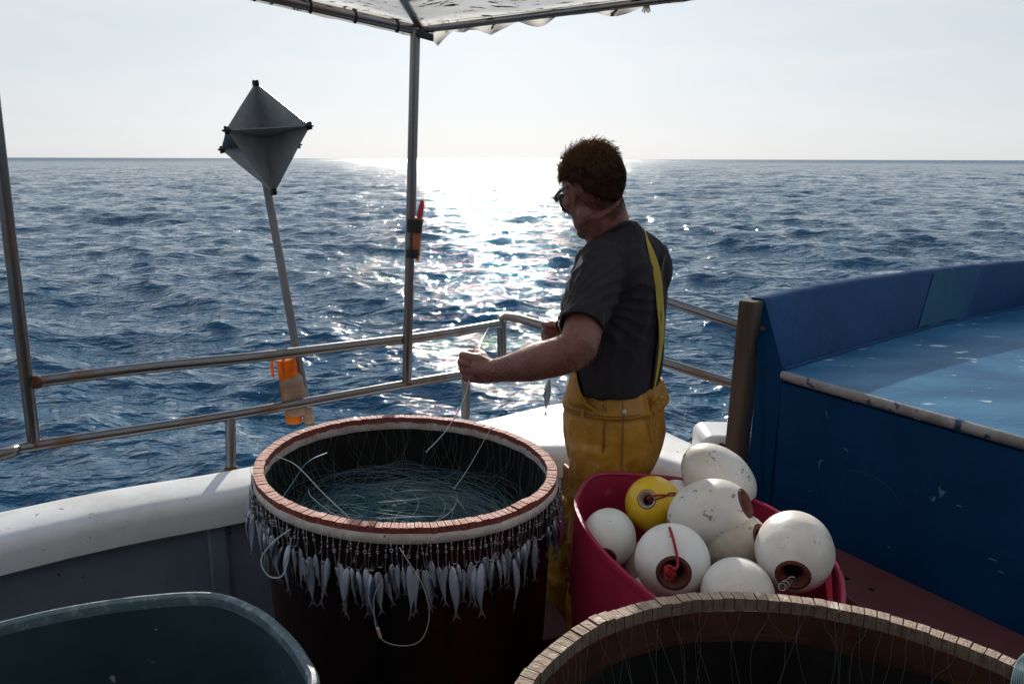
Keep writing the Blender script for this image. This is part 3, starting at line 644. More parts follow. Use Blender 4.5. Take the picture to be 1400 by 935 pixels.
# ------------------------------------------------------------------ the longline tub in the middle
TX = -0.06                                   # the boat heels a little to the right
def tilt(p, c): return Vector((p.x, p.y, p.z + TX * (p.x - c.x)))
def ringpt(c, th, r, dz=0.0, wob=0.0):
    r2 = r * (1 + wob * (.6 * math.sin(2 * th + .6) + .4 * math.sin(3 * th + 2.0)))
    # a small step where the strip ends overlap
    return Vector((c.x + r2 * math.cos(th), c.y + r2 * math.sin(th), c.z + dz + TX * r2 * math.cos(th)))
def band(g, c, prof, n, wob=0.0, rough=0.0, seed=0):
    rs = []
    for k in range(n):
        th = 2 * math.pi * k / n
        row = []
        for q, (r, dz) in enumerate(prof):
            e = rough * noise.noise(Vector((math.cos(th) * 9, math.sin(th) * 9, q * 1.3 + seed)))
            row.append(ringpt(c, th, r + e, dz + e * .7, wob))
        rs.append(row)
    g.rings(rs, closed=True, cyc=True)
def shell(g, c, prof, n, wob=0.0):
    rs = [[ringpt(c, 2 * math.pi * k / n, r, dz, wob) for k in range(n)] for r, dz in prof]
    g.rings(rs, closed=True, caps=False)
def cork(g, c, r0, r1, h, nb, wob, rnd, gap=.10, step=None):
    for k in range(nb):
        a0 = 2 * math.pi * (k + gap * .5 + rnd.uniform(0, .03)) / nb; a1 = 2 * math.pi * (k + 1 - gap * .5) / nb
        e0 = rnd.uniform(-.0008, .0008); e1 = rnd.uniform(-.0009, .0011)
        # small rise where the strip is kinked
        kz = .004 * math.exp(-((k / nb * 2 * math.pi - step) / .07) ** 2) if step else 0
        am = [a0, (a0 + a1) / 2, a1]
        lo_ = []; hi_ = []
        for a in am:
            lo_ += [ringpt(c, a, r0 + e0, -h, wob), ringpt(c, a, r1 + e0, -h, wob)]
            hi_ += [ringpt(c, a, r0 + e0, e1 + kz, wob), ringpt(c, a, r1 + e0, e1 + kz, wob)]
        v = lo_ + hi_
        g.add(v, [(0, 1, 3, 2), (2, 3, 5, 4), (6, 8, 9, 7), (8, 10, 11, 9), (0, 6, 7, 1), (4, 5, 11, 10), (0, 2, 8, 6), (2, 4, 10, 8), (1, 7, 9, 3), (3, 9, 11, 5)])
    n_b = nb * 10
    # solid strip under the slits
    band(g, c, [(r0 + .0015, -.0035), (r1 - .0015, -.0035), (r1 - .0015, -h + .001), (r0 + .0015, -h + .001)], 160, wob)
rnd = random.Random(5)
TC = Vector((-.268, 1.952, .972)); TR = .384
WB = .012
tub = empty('longline_tub', (TC.x, TC.y, DECK), 'big dark round tub rimmed with slotted red-brown cork and hung with bait fish', 'tub')
prof_wall = [0] * 5 + [(.373, -.036), (.370, -.12), (.354, -.45), (.322, -.80), (.30, -.83)]
g = MB(); shell(g, TC, prof_wall[5:], 96, WB); g.build('tub_wall', M['tubred'], tub)
g = MB(); shell(g, TC, [(.364, -.032), (.360, -.12), (.346, -.45), (.315, -.80), (.02, -.81)], 96, WB); g.build('tub_lining', M['tubin'], tub)
g = MB(); band(g, TC, [(.3585, -.0150), (.3835, -.0150), (.3862, -.021), (.3862, -.032), (.382, -.039), (.372, -.0400), (.3605, -.038), (.3575, -.030)], 220, WB, .0020, 2); g.build('foam_band', M['foam'], tub)
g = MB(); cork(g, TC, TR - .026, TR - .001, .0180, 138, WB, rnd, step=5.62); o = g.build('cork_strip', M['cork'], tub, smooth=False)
def lighten_tops(o, mt, NB_=138):      # upper faces get a paler material: wear plus sunlight put into the colour
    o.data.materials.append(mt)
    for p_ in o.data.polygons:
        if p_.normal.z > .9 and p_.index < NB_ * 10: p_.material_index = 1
lighten_tops(o, M['corktop'])

# coiled nylon inside the tub and the snoods that rise from it to the cork
def coil_lines(c, R_, z0, nl, seed, r=.0006, hmax=.10):
    q = random.Random(seed); g = MB()
    for k in range(nl):
        rr = R_ * q.uniform(.25, .97); ox, oy = q.uniform(-1, 1) * (R_ - rr) * .95, q.uniform(-1, 1) * (R_ - rr) * .95
        a0 = q.uniform(0, 6.28); sp = q.uniform(1.5, 5.5); n = int(14 * sp / 1.5)
        h = z0 + q.uniform(0, .03); lift = q.uniform(0, hmax) ** 2 / hmax * 1.2; ph = q.uniform(0, 6.28); ec = q.uniform(.7, 1)
        pts = []
        for i in range(n + 1):
            a = a0 + sp * i / n; s = i / n
            pts.append(Vector((c.x + ox + rr * math.cos(a) * (1 - .1 * s), c.y + oy + rr * math.sin(a) * ec, h + TX * (ox + rr * math.cos(a)) + lift * math.sin(math.pi * s) + .006 * math.sin(a * 2 + ph))))
        g.tube(pts, r, 3, caps=False)
    return g
g = coil_lines(TC, .335, TC.z - .218, 380, 3, .00032, .09); o = g.build('fishing_line_coil', M['monoblue'], None, fix=False, angle=180)
tag(o, 'tangle of pale blue nylon fishing line coiled inside the middle tub', 'fishing line', kind='stuff')
g = MB(); rs = []
for i in range(13):
    r = .345 * i / 12 + .001
    rs.append([Vector((TC.x + r * math.cos(a * .131), TC.y + r * math.sin(a * .131), TC.z - .232 + TX * r * math.cos(a * .131) + .012 * noise.noise(Vector((r * 9 * math.cos(a * .131), r * 9 * math.sin(a * .131), 1))))) for a in range(48)])
g.rings(rs, caps=False)
M['mass'] = mat('packed_nylon_line', (0.003, 0.024, 0.040), 0.6, spec=0.2, col2=(0.012, 0.065, 0.10), scale=30, stretch=(1, 5, 1), bump=1.0, bump_scale=90)
o = g.build('packed_fishing_line', M['mass'], None); tag(o, 'dark mass of packed nylon line filling the bottom of the middle tub', 'fishing line', kind='stuff')
def snoods(c, R_, n, seed, drop, r, wob, reach=.14, skip=0.0, rimz=.0):
    q = random.Random(seed); g = MB()
    for k in range(n):
        if q.random() < skip: continue
        th = 2 * math.pi * (k + .5) / n
        top = ringpt(c, th, R_ - .002, .0015 + rimz, wob); edge = ringpt(c, th, R_ - .0255, .0015 + rimz, wob)
        t2 = th + q.uniform(-.10, .10); r1 = R_ - .030 - q.uniform(.004, .018)
        m1 = ringpt(c, th + (t2 - th) * .3, R_ - .030, -.03, wob); m2 = ringpt(c, t2, r1, -.085 - q.uniform(0, .02), wob)
        t3 = t2 + q.uniform(-.3, .3)
        m3 = ringpt(c, t3, R_ - .03 - q.uniform(.0, reach), -drop + q.uniform(-.0, .03), wob)
        g.tube(smooth_path([top, edge, m1, m2, m3], 4), r, 3, caps=False)
    return g
g = snoods(TC, TR, 138, 9, .20, .00036, WB, .12)
o = g.build('snood_lines', M['monodim'], None, fix=False, angle=180); tag(o, 'fine white snood lines looping over the cork into the middle tub', 'fishing line', kind='stuff')
# thicker loose ends
def line(name, pts, r, mt, label, cat='fishing line', n=6, **k):
    g = MB(); g.tube(smooth_path(pts, 8), r, n, **k); o = g.build(name, mt, None); tag(o, label, cat); return o
line('fishing_line', [P(378, 624, Y=1.86), P(405, 636, Y=1.85), P(440, 672, Y=1.80), P(478, 708, Y=1.78)], .0011, M['mono'], 'pale loose line end lying across the left inside of the middle tub')
line('fishing_line', [P(384, 683, Y=1.80), P(400, 660, Y=1.82), P(420, 632, Y=1.86), P(447, 619, Y=1.92)], .0014, M['monoblue'], 'curved blue line end standing up inside the left of the middle tub')
line('fishing_line', [P(397, 723, Y=1.58), P(372, 742, Y=1.555), P(357, 765, Y=1.55), P(366, 786, Y=1.55), P(384, 788, Y=1.55), P(393, 768, Y=1.56), P(398, 735, Y=1.56)], .0016, M['mono'], 'loop of white cord hanging on the left front of the middle tub')
line('fishing_line', [P(523, 792, Y=1.49), P(511, 820, Y=1.49), P(518, 868, Y=1.48), P(545, 882, Y=1.48), P(575, 875, Y=1.485), P(587, 840, Y=1.49), P(578, 800, Y=1.49), P(560, 770, Y=1.50), P(546, 748, Y=1.52)], .0008, M['mono'], 'thin grey line loop hanging low in front of the middle tub')
g = MB(); g.tube([P(516, 858, Y=1.478), P(520, 871, Y=1.478)], .0035, 8); o = g.build('line_crimp', M['eyepale'], None); tag(o, 'small pinkish crimp sleeve on the low hanging line loop', 'crimp')
line('fishing_line', [P(668, 448, Y=2.35), P(660, 462, Y=2.22), P(652, 480, Y=2.08), P(646, 490, Y=2.03), P(641, 520, Y=2.0), P(633, 548, Y=1.98), P(610, 588, Y=1.97), P(582, 618, Y=1.96)], .0011, M['mono'], 'white line running through the left fist down into the middle tub', n=6)
line('fishing_line', [P(748, 520, Y=2.15), P(700, 540, Y=2.1), P(690, 552, Y=2.05), P(640, 640, Y=1.95), P(620, 668, Y=1.9)], .0006, M['mono'], 'thin line hanging from the right hand into the middle tub')
sw = empty('swivel', P(553, 690, z=TC.z - .205), 'small metal swivel clip lying on the coiled line in the middle tub', 'swivel')
for k in range(4):
    c = P(538 + k * 8, 691 - k * 2, z=TC.z - .19); g = MB(); g.ellipsoid(c, (.008, .002, 0), (0, .004, 0), (0, 0, .004), 10, 6); g.build('link', M['hook'] if k % 2 else M['foam'], sw)

# ------------------------------------------------------------------ hooks and bait fish
def fish_mesh(L, Hh, T, seed, bend=0.0):
    q = random.Random(seed); g = MB(); rs = []
    prof = [(0, .16), (.04, .42), (.10, .66), (.20, .88), (.34, 1.0), (.50, .93), (.64, .72), (.78, .45), (.88, .24), (.95, .14), (1.0, .12)]
    for t, h in prof:
        z = -L * .86 * t; cx = bend * math.sin(t * 2.4) * L; off = Hh * .10 * math.sin(t * math.pi)
        rs.append([Vector((cx + T * h * (abs(math.sin(a)) ** .9) * (1 if math.sin(a) > 0 else -1), off + Hh * h * .5 * math.cos(a), z)) for a in [2 * math.pi * j / 14 for j in range(14)]])
    g.rings(rs); return g
def tail_mesh(L, Hh, bend):
    g = MB(); z0 = -L * .85; x = bend * math.sin(2.4) * L
    pts = [(x, -.0022, z0), (x, .0022, z0), (x, .0055, z0 - L * .07), (x + .001, .011, z0 - L * .17), (x, .003, z0 - L * .10), (x, 0, z0 - L * .085), (x, -.003, z0 - L * .10), (x + .001, -.010, z0 - L * .16), (x, -.0055, z0 - L * .07)]
    v = [Vector(p) + Vector((.0006, 0, 0)) for p in pts] + [Vector(p) - Vector((.0006, 0, 0)) for p in pts]
    n = len(pts); g.add(v, [tuple(range(n)), tuple(range(n, 2 * n))[::-1]] + [(i, (i + 1) % n, n + (i + 1) % n, n + i) for i in range(n)])
    return g
protos = []
m2 = mat('dark_backed_fish_skin', (0.48, 0.50, 0.57), 0.28, 0.25, col2=(0.25, 0.28, 0.36), scale=24, spots=(0.04, 0.04, 0.05), spot_scale=60, spot_lo=0.66, bump=0.3, bump_scale=200, stretch=(1, 1, .35))
def back_shade(m):     # a fish has a dark back and a bright belly: follows the fish's own y axis
    nt = m.node_tree; N = nt.nodes; K = nt.links; b = N['Principled BSDF']
    src = b.inputs['Base Color'].links[0].from_socket
    tc = N.new('ShaderNodeTexCoord'); sp = N.new('ShaderNodeSeparateXYZ'); K.new(tc.outputs['Object'], sp.inputs[0])
    r = N.new('ShaderNodeMapRange'); r.inputs[1].default_value = .005; r.inputs[2].default_value = .011; K.new(sp.outputs['Y'], r.inputs[0])
    x = N.new('ShaderNodeMix'); x.data_type = 'RGBA'; K.new(r.outputs[0], x.inputs[0]); K.new(src, x.inputs[6]); x.inputs[7].default_value = (.035, .05, .08, 1)
    K.new(x.outputs[2], b.inputs['Base Color'])
back_shade(M['silver']); back_shade(m2)
M['eyeball'] = mat('fish_eye', (0.02, 0.02, 0.02), 0.15)
for k, (L, Hh, T, bd) in enumerate(((.120, .026, .0075, .03), (.108, .022, .007, -.07), (.130, .028, .008, .09), (.100, .019, .0065, -.02), (.124, .023, .007, -.12), (.112, .029, .007, .05))):
    r = fish_mesh(L, Hh, T, k, bd).build('bait_fish', M['silver'] if k % 2 else m2, None, subsurf=1)
    t = tail_mesh(L, Hh, bd).build('tail_fin', M['fin'], None); t.parent = r
    ey = MB(); ey.ellipsoid((0, .001, -L * .05), (T * .62, 0, 0), (0, .0022, 0), (0, 0, .0022), 8, 6); e = ey.build('eye', M['eyeball'], None); e.parent = r
    dn = MB(); dn.add([(0, Hh * .45, -L * .36), (.0008, Hh * .68, -L * .44), (0, Hh * .50, -L * .50), (-.0008, Hh * .45, -L * .43)], [(0, 1, 2), (0, 2, 3), (0, 3, 1), (1, 3, 2)]); f_ = dn.build('back_fin', M['fin'], None); f_.parent = r
    protos.append(r)
hk = []
for k in range(2):
    g = MB(); s = .001
    pts = [(0, 0, -.004), (0, 0, -.032)] + [(0, .0065 - .0065 * math.cos(a), -.032 - .0065 * math.sin(a)) for a in (.5, 1.0, 1.57, 2.1, 2.6, 3.1)] + [(0, .013, -.024)]
    g.tube(pts, [.0011] * 8 + [.0004], 6)
    g.tube([(.0, .0032 * math.cos(a), .0032 * math.sin(a)) for a in [j * 2 * math.pi / 10 for j in range(11)]], .0009, 5, caps=False)
    h = g.build('fish_hook', M['hook'], None)
    sv = MB(); sv.tube([(0, 0, .004), (0, 0, .006), (0, 0, .012), (0, 0, .014)], [.0010, .0019, .0019, .0009], 8); s_ = sv.build('swivel', M['hook'], None); s_.parent = h
    ln_ = MB(); ln_.tube([(0, 0, .013), (0, .002, .026), (0, -.001, .034 if k == 0 else .030)], .00045, 4); l_ = ln_.build('snood', M['mono'], None); l_.parent = h
    hk.append(h)
def copy_tree(o, parent=None):
    c = o.copy(); COL.objects.link(c)
    if parent: c.parent = parent; c.matrix_parent_inverse = o.matrix_parent_inverse.copy()
    for ch in list(o.children): copy_tree(ch, c)
    return c
q = random.Random(21)
angs = []
th = -202.0
while th < 24:
    angs.append(th)
    front = math.cos(math.radians(th + 90))
    th += q.uniform(1.2, 2.7) if front > .5 else q.uniform(1.4, 3.0)
nf = nh = 0
def place(proto, loc, rz, tx, ty, sc_): 
    global nf, nh
    o = copy_tree(proto) if proto.get('used') else proto
    proto['used'] = 1
    o.location = loc; o.rotation_euler = (tx, ty, rz); o.scale = (sc_, sc_, sc_)
    return o
spots_ = []
for a in angs:
    t = math.radians(a)
    h = place(hk[q.randrange(2)], ringpt(TC, t, .3895 + q.uniform(0, .005), -.048 - q.uniform(0, .016), WB), t + q.uniform(-1.6, 1.6), q.uniform(-.15, .15), q.uniform(-.10, .10), q.uniform(.9, 1.15))
    spots_.append((a, t, h)); nh += 1
    side = 'left' if a < -115 else ('right' if a > -62 else 'front')
    tag(h, {'left': 'small galvanised hook hanging under the cork rim on the tub\'s left side', 'right': 'small galvanised hook hanging under the cork rim on the tub\'s right side', 'front': 'small galvanised hook hanging under the cork rim at the tub\'s front'}[side], 'fish hook', {'left': 'hooks on the left of the tub', 'right': 'hooks on the right of the tub', 'front': 'hooks at the front of the tub'}[side])
    if q.random() < .93:
        deep = q.uniform(.020, .046)
        p = ringpt(TC, t, .386 + q.uniform(0, .012), 0, WB); p.z = h.location.z - deep
        f_ = place(protos[q.randrange(6)], p, t + q.uniform(-1.0, 1.0) + (math.pi if q.random() < .5 else 0), q.gauss(0, .07), q.gauss(0, .07), q.choice((.66, .78, .86, .92, .96, 1.02)))
        nf += 1
        tag(f_, {'left': 'silver bait fish hanging head up on the left side of the cork-rimmed tub', 'right': 'silver bait fish hanging head up on the right side of the cork-rimmed tub', 'front': 'silver bait fish hanging head up at the front of the cork-rimmed tub'}[side], 'bait fish', {'left': 'bait fish on the left of the tub', 'right': 'bait fish on the right of the tub', 'front': 'bait fish at the front of the tub'}[side])
print('fish', nf, 'hooks', nh)
# the fish being baited, under the right hand
fx = copy_tree(protos[0]); fx.location = P(751, 518, Y=2.12); fx.rotation_euler = (0, R(13), R(60)); fx.scale = (.9, .9, .9)
tag(fx, 'single bait fish dangling below the fisherman\'s forearm above the white gunwale', 'bait fish')
if 'group' in fx: del fx['group']

# ------------------------------------------------------------------ second longline tub, near right
T2 = Vector((.376, .690, 1.10)); R2 = .406
t2 = empty('longline_tub', (T2.x, T2.y, DECK), 'nearest round tub with slotted beige cork rim and rusty brown lining', 'tub')
g = MB(); shell(g, T2, [(.390, -.045), (.385, -.30), (.36, -.93), (.02, -.94)], 110, .006); g.build('tub_wall', M['tubred'], t2)
g = MB(); shell(g, T2, [(.3835, -.0195), (.381, -.050), (.379, -.058)], 110, .006); g.build('rim_lining', M['brownin'], t2)
rs = []
g = MB()
for dz in (0, 1, 2, 3):
    rs.append([ringpt(T2, 2 * math.pi * k / 220, (.3805, .3795, .372, .345)[dz], (-.05, -.066 + .010 * noise.noise(Vector((k * .11, 0, 0))), -.25, -.90)[dz], .006) for k in range(220)])
g.rings(rs[:2], caps=False); g.build('rim_lining', M['brownin'], t2)
g = MB(); g.rings(rs[1:], caps=False); g.build('tub_lining', M['tubin'], t2)
g = MB(); cork(g, T2, R2 - .021, R2 - .001, .020, 142, .006, rnd, gap=.09, step=2.25); o = g.build('cork_strip', M['cork2'], t2, smooth=False); lighten_tops(o, M['corktop2'], 142)
g = snoods(T2, R2, 142, 19, .38, .00034, .006, .16, skip=.12); o = g.build('snood_lines', M['monodim'], None, fix=False, angle=180); tag(o, 'thin grey snood lines hanging inside the nearest beige-rimmed tub', 'fishing line', kind='stuff')
g = coil_lines(T2, .35, T2.z - .42, 90, 8, .0005, .2); o = g.build('fishing_line_coil', M['monodim'], None, fix=False, angle=180); tag(o, 'loose coils of line deep inside the nearest beige-rimmed tub', 'fishing line', kind='stuff')
g = MB()
for k in range(7): g.tube(smooth_path([P(1400 + k * 2, 893 - k, Y=.88), P(1390 + k * 2, 905, Y=.87), P(1384 + k * 3, 925, Y=.86), P(1380 + k * 4, 950, Y=.86)], 4), .0007, 4)
o = g.build('line_bundle', M['monoblue'], None); tag(o, 'bright bundle of nylon strands over the right rim of the nearest tub', 'fishing line')

# ------------------------------------------------------------------ grey-blue tub, near left
pts = [P(0, 848, z=.85), P(100, 826, z=.856), P(200, 812, z=.852), P(290, 808, z=.85), P(350, 827, z=.85), P(392, 859, z=.85), P(421, 896, z=.85), P(434, 935, z=.85)]
pts += [Vector((-.335, 1.05, .85)), Vector((-.42, .88, .85)), Vector((-.65, .76, .85)), Vector((-.95, .74, .86)), Vector((-1.15, .86, .86)), Vector((-1.22, 1.08, .86)), Vector((-1.15, 1.29, .86))]
ol = closed_path(pts, 8); cc = sum(ol, Vector()) / len(ol)
gt = empty('plastic_tub', (cc.x, cc.y, DECK), 'empty grey-green plastic tub with scuffed wavy rim, nearest left', 'tub')
def offs(ol, cc, d, dz, sc_=1.0):
    out_ = []
    n = len(ol)
    for i, p in enumerate(ol):
        t = (ol[(i + 1) % n] - ol[i - 1]); nrm = Vector((t.y, -t.x, 0)).normalized()
        if nrm.dot(p - cc) < 0: nrm = -nrm
        b = p + nrm * d; b = Vector((cc.x + (b.x - cc.x) * sc_, cc.y + (b.y - cc.y) * sc_, p.z + dz)); out_.append(b)
    return out_
g = MB(); n = len(ol)
def cycl(g, rows): g.rings(list(map(list, zip(*rows))), closed=True, cyc=True)
cycl(g, [offs(ol, cc, d, dz) for d, dz in ((-.019, -.014), (-.017, -.004), (-.010, .001), (-.002, -.001), (.003, -.008), (.004, -.024), (-.001, -.034), (-.018, -.028))])
g.build('rim', M['greyrim'], gt)
g = MB(); g.rings([offs(ol, cc, -.0175, -.010), offs(ol, cc, -.020, -.10, .99), offs(ol, cc, -.024, -.35, .95), offs(ol, cc, -.024, -.66, .88), offs(ol, cc, 0, -.68, .05)], caps=False); g.build('inner_wall', M['greytub'], gt)
g = MB(); g.rings([offs(ol, cc, -.004, -.024), offs(ol, cc, -.004, -.10, .995), offs(ol, cc, -.004, -.35, .96), offs(ol, cc, -.004, -.70, .90)], caps=False); g.build('outer_wall', M['greytub'], gt)

# ------------------------------------------------------------------ raspberry tub of floats
pp = [(.158, 1.84, .902), (.180, 1.935, .91), (.215, 2.00, .915), (.275, 2.035, .91), (.37, 2.045, .90), (.46, 2.035, .895), (.56, 1.98, .89), (.645, 1.89, .885), (.70, 1.77, .88), (.715, 1.65, .88), (.690, 1.50, .885), (.62, 1.36, .88), (.50, 1.30, .87), (.38, 1.33, .87), (.297, 1.42, .885), (.225, 1.565, .89), (.180, 1.70, .893)]
ol2 = closed_path([Vector(p) for p in pp], 8); c2 = sum(ol2, Vector()) / len(ol2)
pk = empty('flexible_tub', (c2.x, c2.y, DECK), 'raspberry pink flexible tub filled with white fishing floats', 'tub')
g = MB(); cycl(g, [offs(ol2, c2, d, dz) for d, dz in ((-.008, -.010), (-.0085, -.002), (-.005, .002), (.002, .001), (.004, -.006), (.003, -.016), (-.001, -.018))]); g.build('rim', M['pink'], pk)
g = MB(); g.rings([offs(ol2, c2, -.008, -.006), offs(ol2, c2, -.010, -.10, .985), offs(ol2, c2, -.010, -.30, .94), offs(ol2, c2, -.01, -.68, .84), offs(ol2, c2, 0, -.70, .04)], caps=False); g.build('inner_wall', M['pink'], pk)
g = MB(); g.rings([offs(ol2, c2, -.001, -.012), offs(ol2, c2, .004, -.07, 1.0), offs(ol2, c2, .012, -.18, .99), offs(ol2, c2, .012, -.32, .965), offs(ol2, c2, 0, -.72, .86)], caps=False); g.build('outer_wall', M['pink'], pk)

U0 = Vector((0, 0, 1))
def buoy(u, v, Y, dpx, lpx, hole_off, label, mt='buoy', hole=True, eye='eye', hr=.19, group='fishing floats in the pink tub'):
    c = P(u, v, Y=Y); k = (c - Vector((0, 0, EYE))).length / FPX * math.cos(0) * .97
    r = dpx * k / 2; L = lpx * k / 2
    vw = (c - Vector((0, 0, EYE))).normalized(); up_ = (U0 - vw * U0.dot(vw)).normalized(); rt_ = vw.cross(up_)
    hx, hy = hole_off[0] / (lpx / 2), hole_off[1] / (lpx / 2); hz_ = math.sqrt(max(.02, 1 - hx * hx - hy * hy))
    ax = (rt_ * hx - up_ * hy - vw * hz_).normalized(); x = ax.orthogonal().normalized(); y = ax.cross(x)
    o = empty('fishing_float', c, label, 'float', group)
    n = 40; hr_ = r * hr / .19 * .24
    def ring(t, rad): return [c + ax * t + (x * math.cos(2 * math.pi * j / n) + y * math.sin(2 * math.pi * j / n)) * rad for j in range(n)]
    rs = []
    t0 = math.acos(min(.999, hr_ * 1.25 / r)) if hole else 1.5
    for i in range(25):
        a = t0 - 2 * t0 * i / 24
        rr = r * math.cos(a) ** .92 * (1 + .012 * noise.noise(Vector((u * .1, i * .35, 0)))); rs.append(ring(-L * math.sin(a), max(rr, .002)))
    g = MB(); g.rings(rs, caps=not hole); g.build('float_body', M[mt], o, angle=70)
    # thin mould line round the middle
    if hole:
        zL = L * math.sin(t0)
        for s in (1, -1):
            g = MB(); prof = [(hr_ * 1.28, -.004), (hr_ * 1.26, .0015), (hr_ * 1.08, .0028), (hr_ * .95, .0012), (hr_ * .72, -.008), (hr_ * .62, -.03), (.001, -.032)]
            # socket stands proud of the body by its lip, the bore's black puts the hole's shade into the colour
            prof = [(hr_ * 1.27, -.002), (hr_ * 1.24, .0018), (hr_ * 1.10, .0026), (hr_ * .96, -.001), (hr_ * .82, -.007), (hr_ * .70, -.016)]
            rs = [ring(s * (zL + dz), rad) for rad, dz in prof]; g.rings(rs, caps=False); g.build('socket', M[eye], o)
            g = MB(); g.rings([ring(s * (zL + dz), rad) for rad, dz in ((hr_ * .70, -.016), (hr_ * .66, -.045), (.0008, -.046))], caps=False); g.build('bore', M['dark'], o)
    return o, c, ax, r, L, hr_
def bore_cut(o): pass
Yw = {}
B = buoy(893, 689, 1.90, 76, 74, (-9, -6), 'yellow fishing float with pale socket and red cord, beside the white ones', 'buoyyel', eye='eyepale', hr=.20)
B1 = B
B = buoy(832, 735, 1.80, 74, 88, (-4, 27), 'white float at the left edge of the pink tub, its hole facing down', hr=.24)
B = buoy(919, 767, 1.62, 100, 96, (3, 16), 'white float facing forward with red cord knotted through its hole', hr=.27)
B3 = B
B = buoy(970, 703, 1.76, 92, 116, (49, -21), 'large speckled white float lying across the middle of the heap', 'buoyspeck', hr=.26)
B = buoy(982, 653, 1.98, 80, 108, (44, 30), 'topmost white float at the back, leaning towards the blue wall', 'buoyspeck', hr=.15, eye='dark')
B = buoy(1004, 742, 1.72, 82, 92, (36, -12), 'stained beige float wedged beneath the large speckled one', 'buoydirty', hr=.26)
B = buoy(1008, 812, 1.52, 94, 98, (0, 0), 'plain white float half hidden by the nearest tub rim', hole=False)
B = buoy(1086, 753, 1.60, 98, 110, (1, 32), 'white float on the right holding a wire ring in its brown socket', hr=.26)
B8 = B
B = buoy(886, 818, 1.62, 60, 60, (0, 0), 'white float showing only a sliver low at the tub\'s left', hole=False)
B = buoy(925, 686, 2.00, 60, 60, (0, 0), 'small white float almost hidden behind the yellow one', hole=False)
B = buoy(1050, 790, 1.70, 84, 84, (0, 0), 'float at the bottom of the heap behind the right-hand one', 'buoydirty', hole=False)
B = buoy(885, 775, 1.80, 70, 70, (0, 0), 'float deep in the tub behind the red-corded one', 'buoydirty', hole=False)
# red cord of the front float
o, c, ax, r, L, hr_ = B3
f0 = c + ax * (L + .004)
line('red_cord', [c + Vector((-.012, -.01, r + .003)), c + Vector((-.010, -.055, r * .80 + .006)), c + Vector((-.006, -.082, r * .42)), f0 + Vector((-.010, -.006, .012)), f0 - ax * .02], .0032, M['redrope'], 'red cord tied over the front white float into its hole', 'cord')
g = MB(); kc = f0 + Vector((-.010, -.008, .010))
for k in range(4): g.tube(closed_path([kc + Vector((.011 * math.cos(a + k), -.004 * math.sin(a * 2 + k), .009 * math.sin(a) + .004 * (k - 1.5))) for a in (0, 1.3, 2.6, 3.9, 5.2)], 4), .0032, 6, caps=False)
o2 = g.build('cord_knot', M['redrope'], None); tag(o2, 'red cord knot at the hole of the front white float', 'knot')
o, c, ax, r, L, hr_ = B1
f1 = c + ax * (L + .003)
line('red_cord', smooth_path([f1 + Vector((.002, .0, 0)), f1 + Vector((.018, -.008, .012)), f1 + Vector((.045, .0, .010)), f1 + Vector((.062, .010, .004)), f1 + Vector((.078, .02, .0))], 2), .0026, M['redrope'], 'dark red cord leading from the yellow float to the right', 'cord')
line('red_cord', smooth_path([f1 + Vector((.004, .0, -.004)), f1 + Vector((.02, -.004, -.001)), f1 + Vector((.046, .0, .006)), f1 + Vector((.06, .012, .010)), f1 + Vector((.078, .02, .006))], 2), .0020, M['eye'], 'second brown strand beside the yellow float\'s red cord', 'cord')
o, c, ax, r, L, hr_ = B8
f8 = c + ax * (L - .003)
wr = empty('wire_ring', f8, 'twisted wire ring in the socket of the right-hand white float', 'wire ring')
for k in range(4):
    g = MB(); cc_ = f8 + Vector((-.004 - .006 * k, -.004, -.003 - .006 * k))
    g.tube([cc_ + Vector((.008 * math.cos(a), -.003 * math.sin(a + k), .007 * math.sin(a))) for a in [j * .63 for j in range(11)]], .0013, 6, caps=False); g.build('link', M['hook'], wr)

# small things on the gunwale and deck
cl = empty('rope_clip', P(948, 600, Y=2.86), 'small black clip lying on the gunwale right of the fisherman', 'clip')
g = MB(); c = P(948, 601, Y=2.84)
g.ellipsoid(c, (.016, 0, .002), (0, .010, 0), (0, 0, .006), 12, 8); g.tube([c + Vector((-.018, 0, -.004)), c + Vector((-.006, 0, .006)), c + Vector((.012, 0, .008)), c + Vector((.022, 0, .001))], [.003, .005, .005, .002], 8)
g.build('clip_body', M['dark'], cl)
line('fishing_line', [P(944, 597, Y=2.86), P(938, 585, Y=2.9), P(936, 572, Y=2.95), P(938, 560, Y=3.0)], .0007, M['mono'], 'short white line rising from the black clip on the gunwale')
sb = empty('fish_box', P(742, 850, z=.30), 'dark red plastic box on deck beside the fisherman\'s boot', 'box')
b0 = P(748, 845, z=.26); g = MB(); g.box(b0 + Vector((-.015, -.02, -.06)), (.06, 0.02, 0), (-.03, .10, 0), (0, 0, .06)); g.build('box_body', M['redfloor'], sb, bevel=.008)
g = MB(); g.box(b0 + Vector((-.015, -.02, .004)), (.064, 0.02, 0), (-.03, .105, 0), (0, 0, .006)); g.build('lid', M['redfloor'], sb, bevel=.004)
bg_ = MB(); bc = P(722, 800, z=.30)
bg_.ellipsoid(bc + Vector((.0, .03, -.08)), (.05, 0, 0), (0, .06, 0), (0, .0, .09), 18, 12)
o = bg_.build('cloth_bag', M['bluebag'], None); tag(o, 'dark blue cloth bundle on deck between the middle tub and the boot', 'cloth')
for v in o.data.vertices: v.co += v.normal * .012 * noise.noise(v.co * 22)

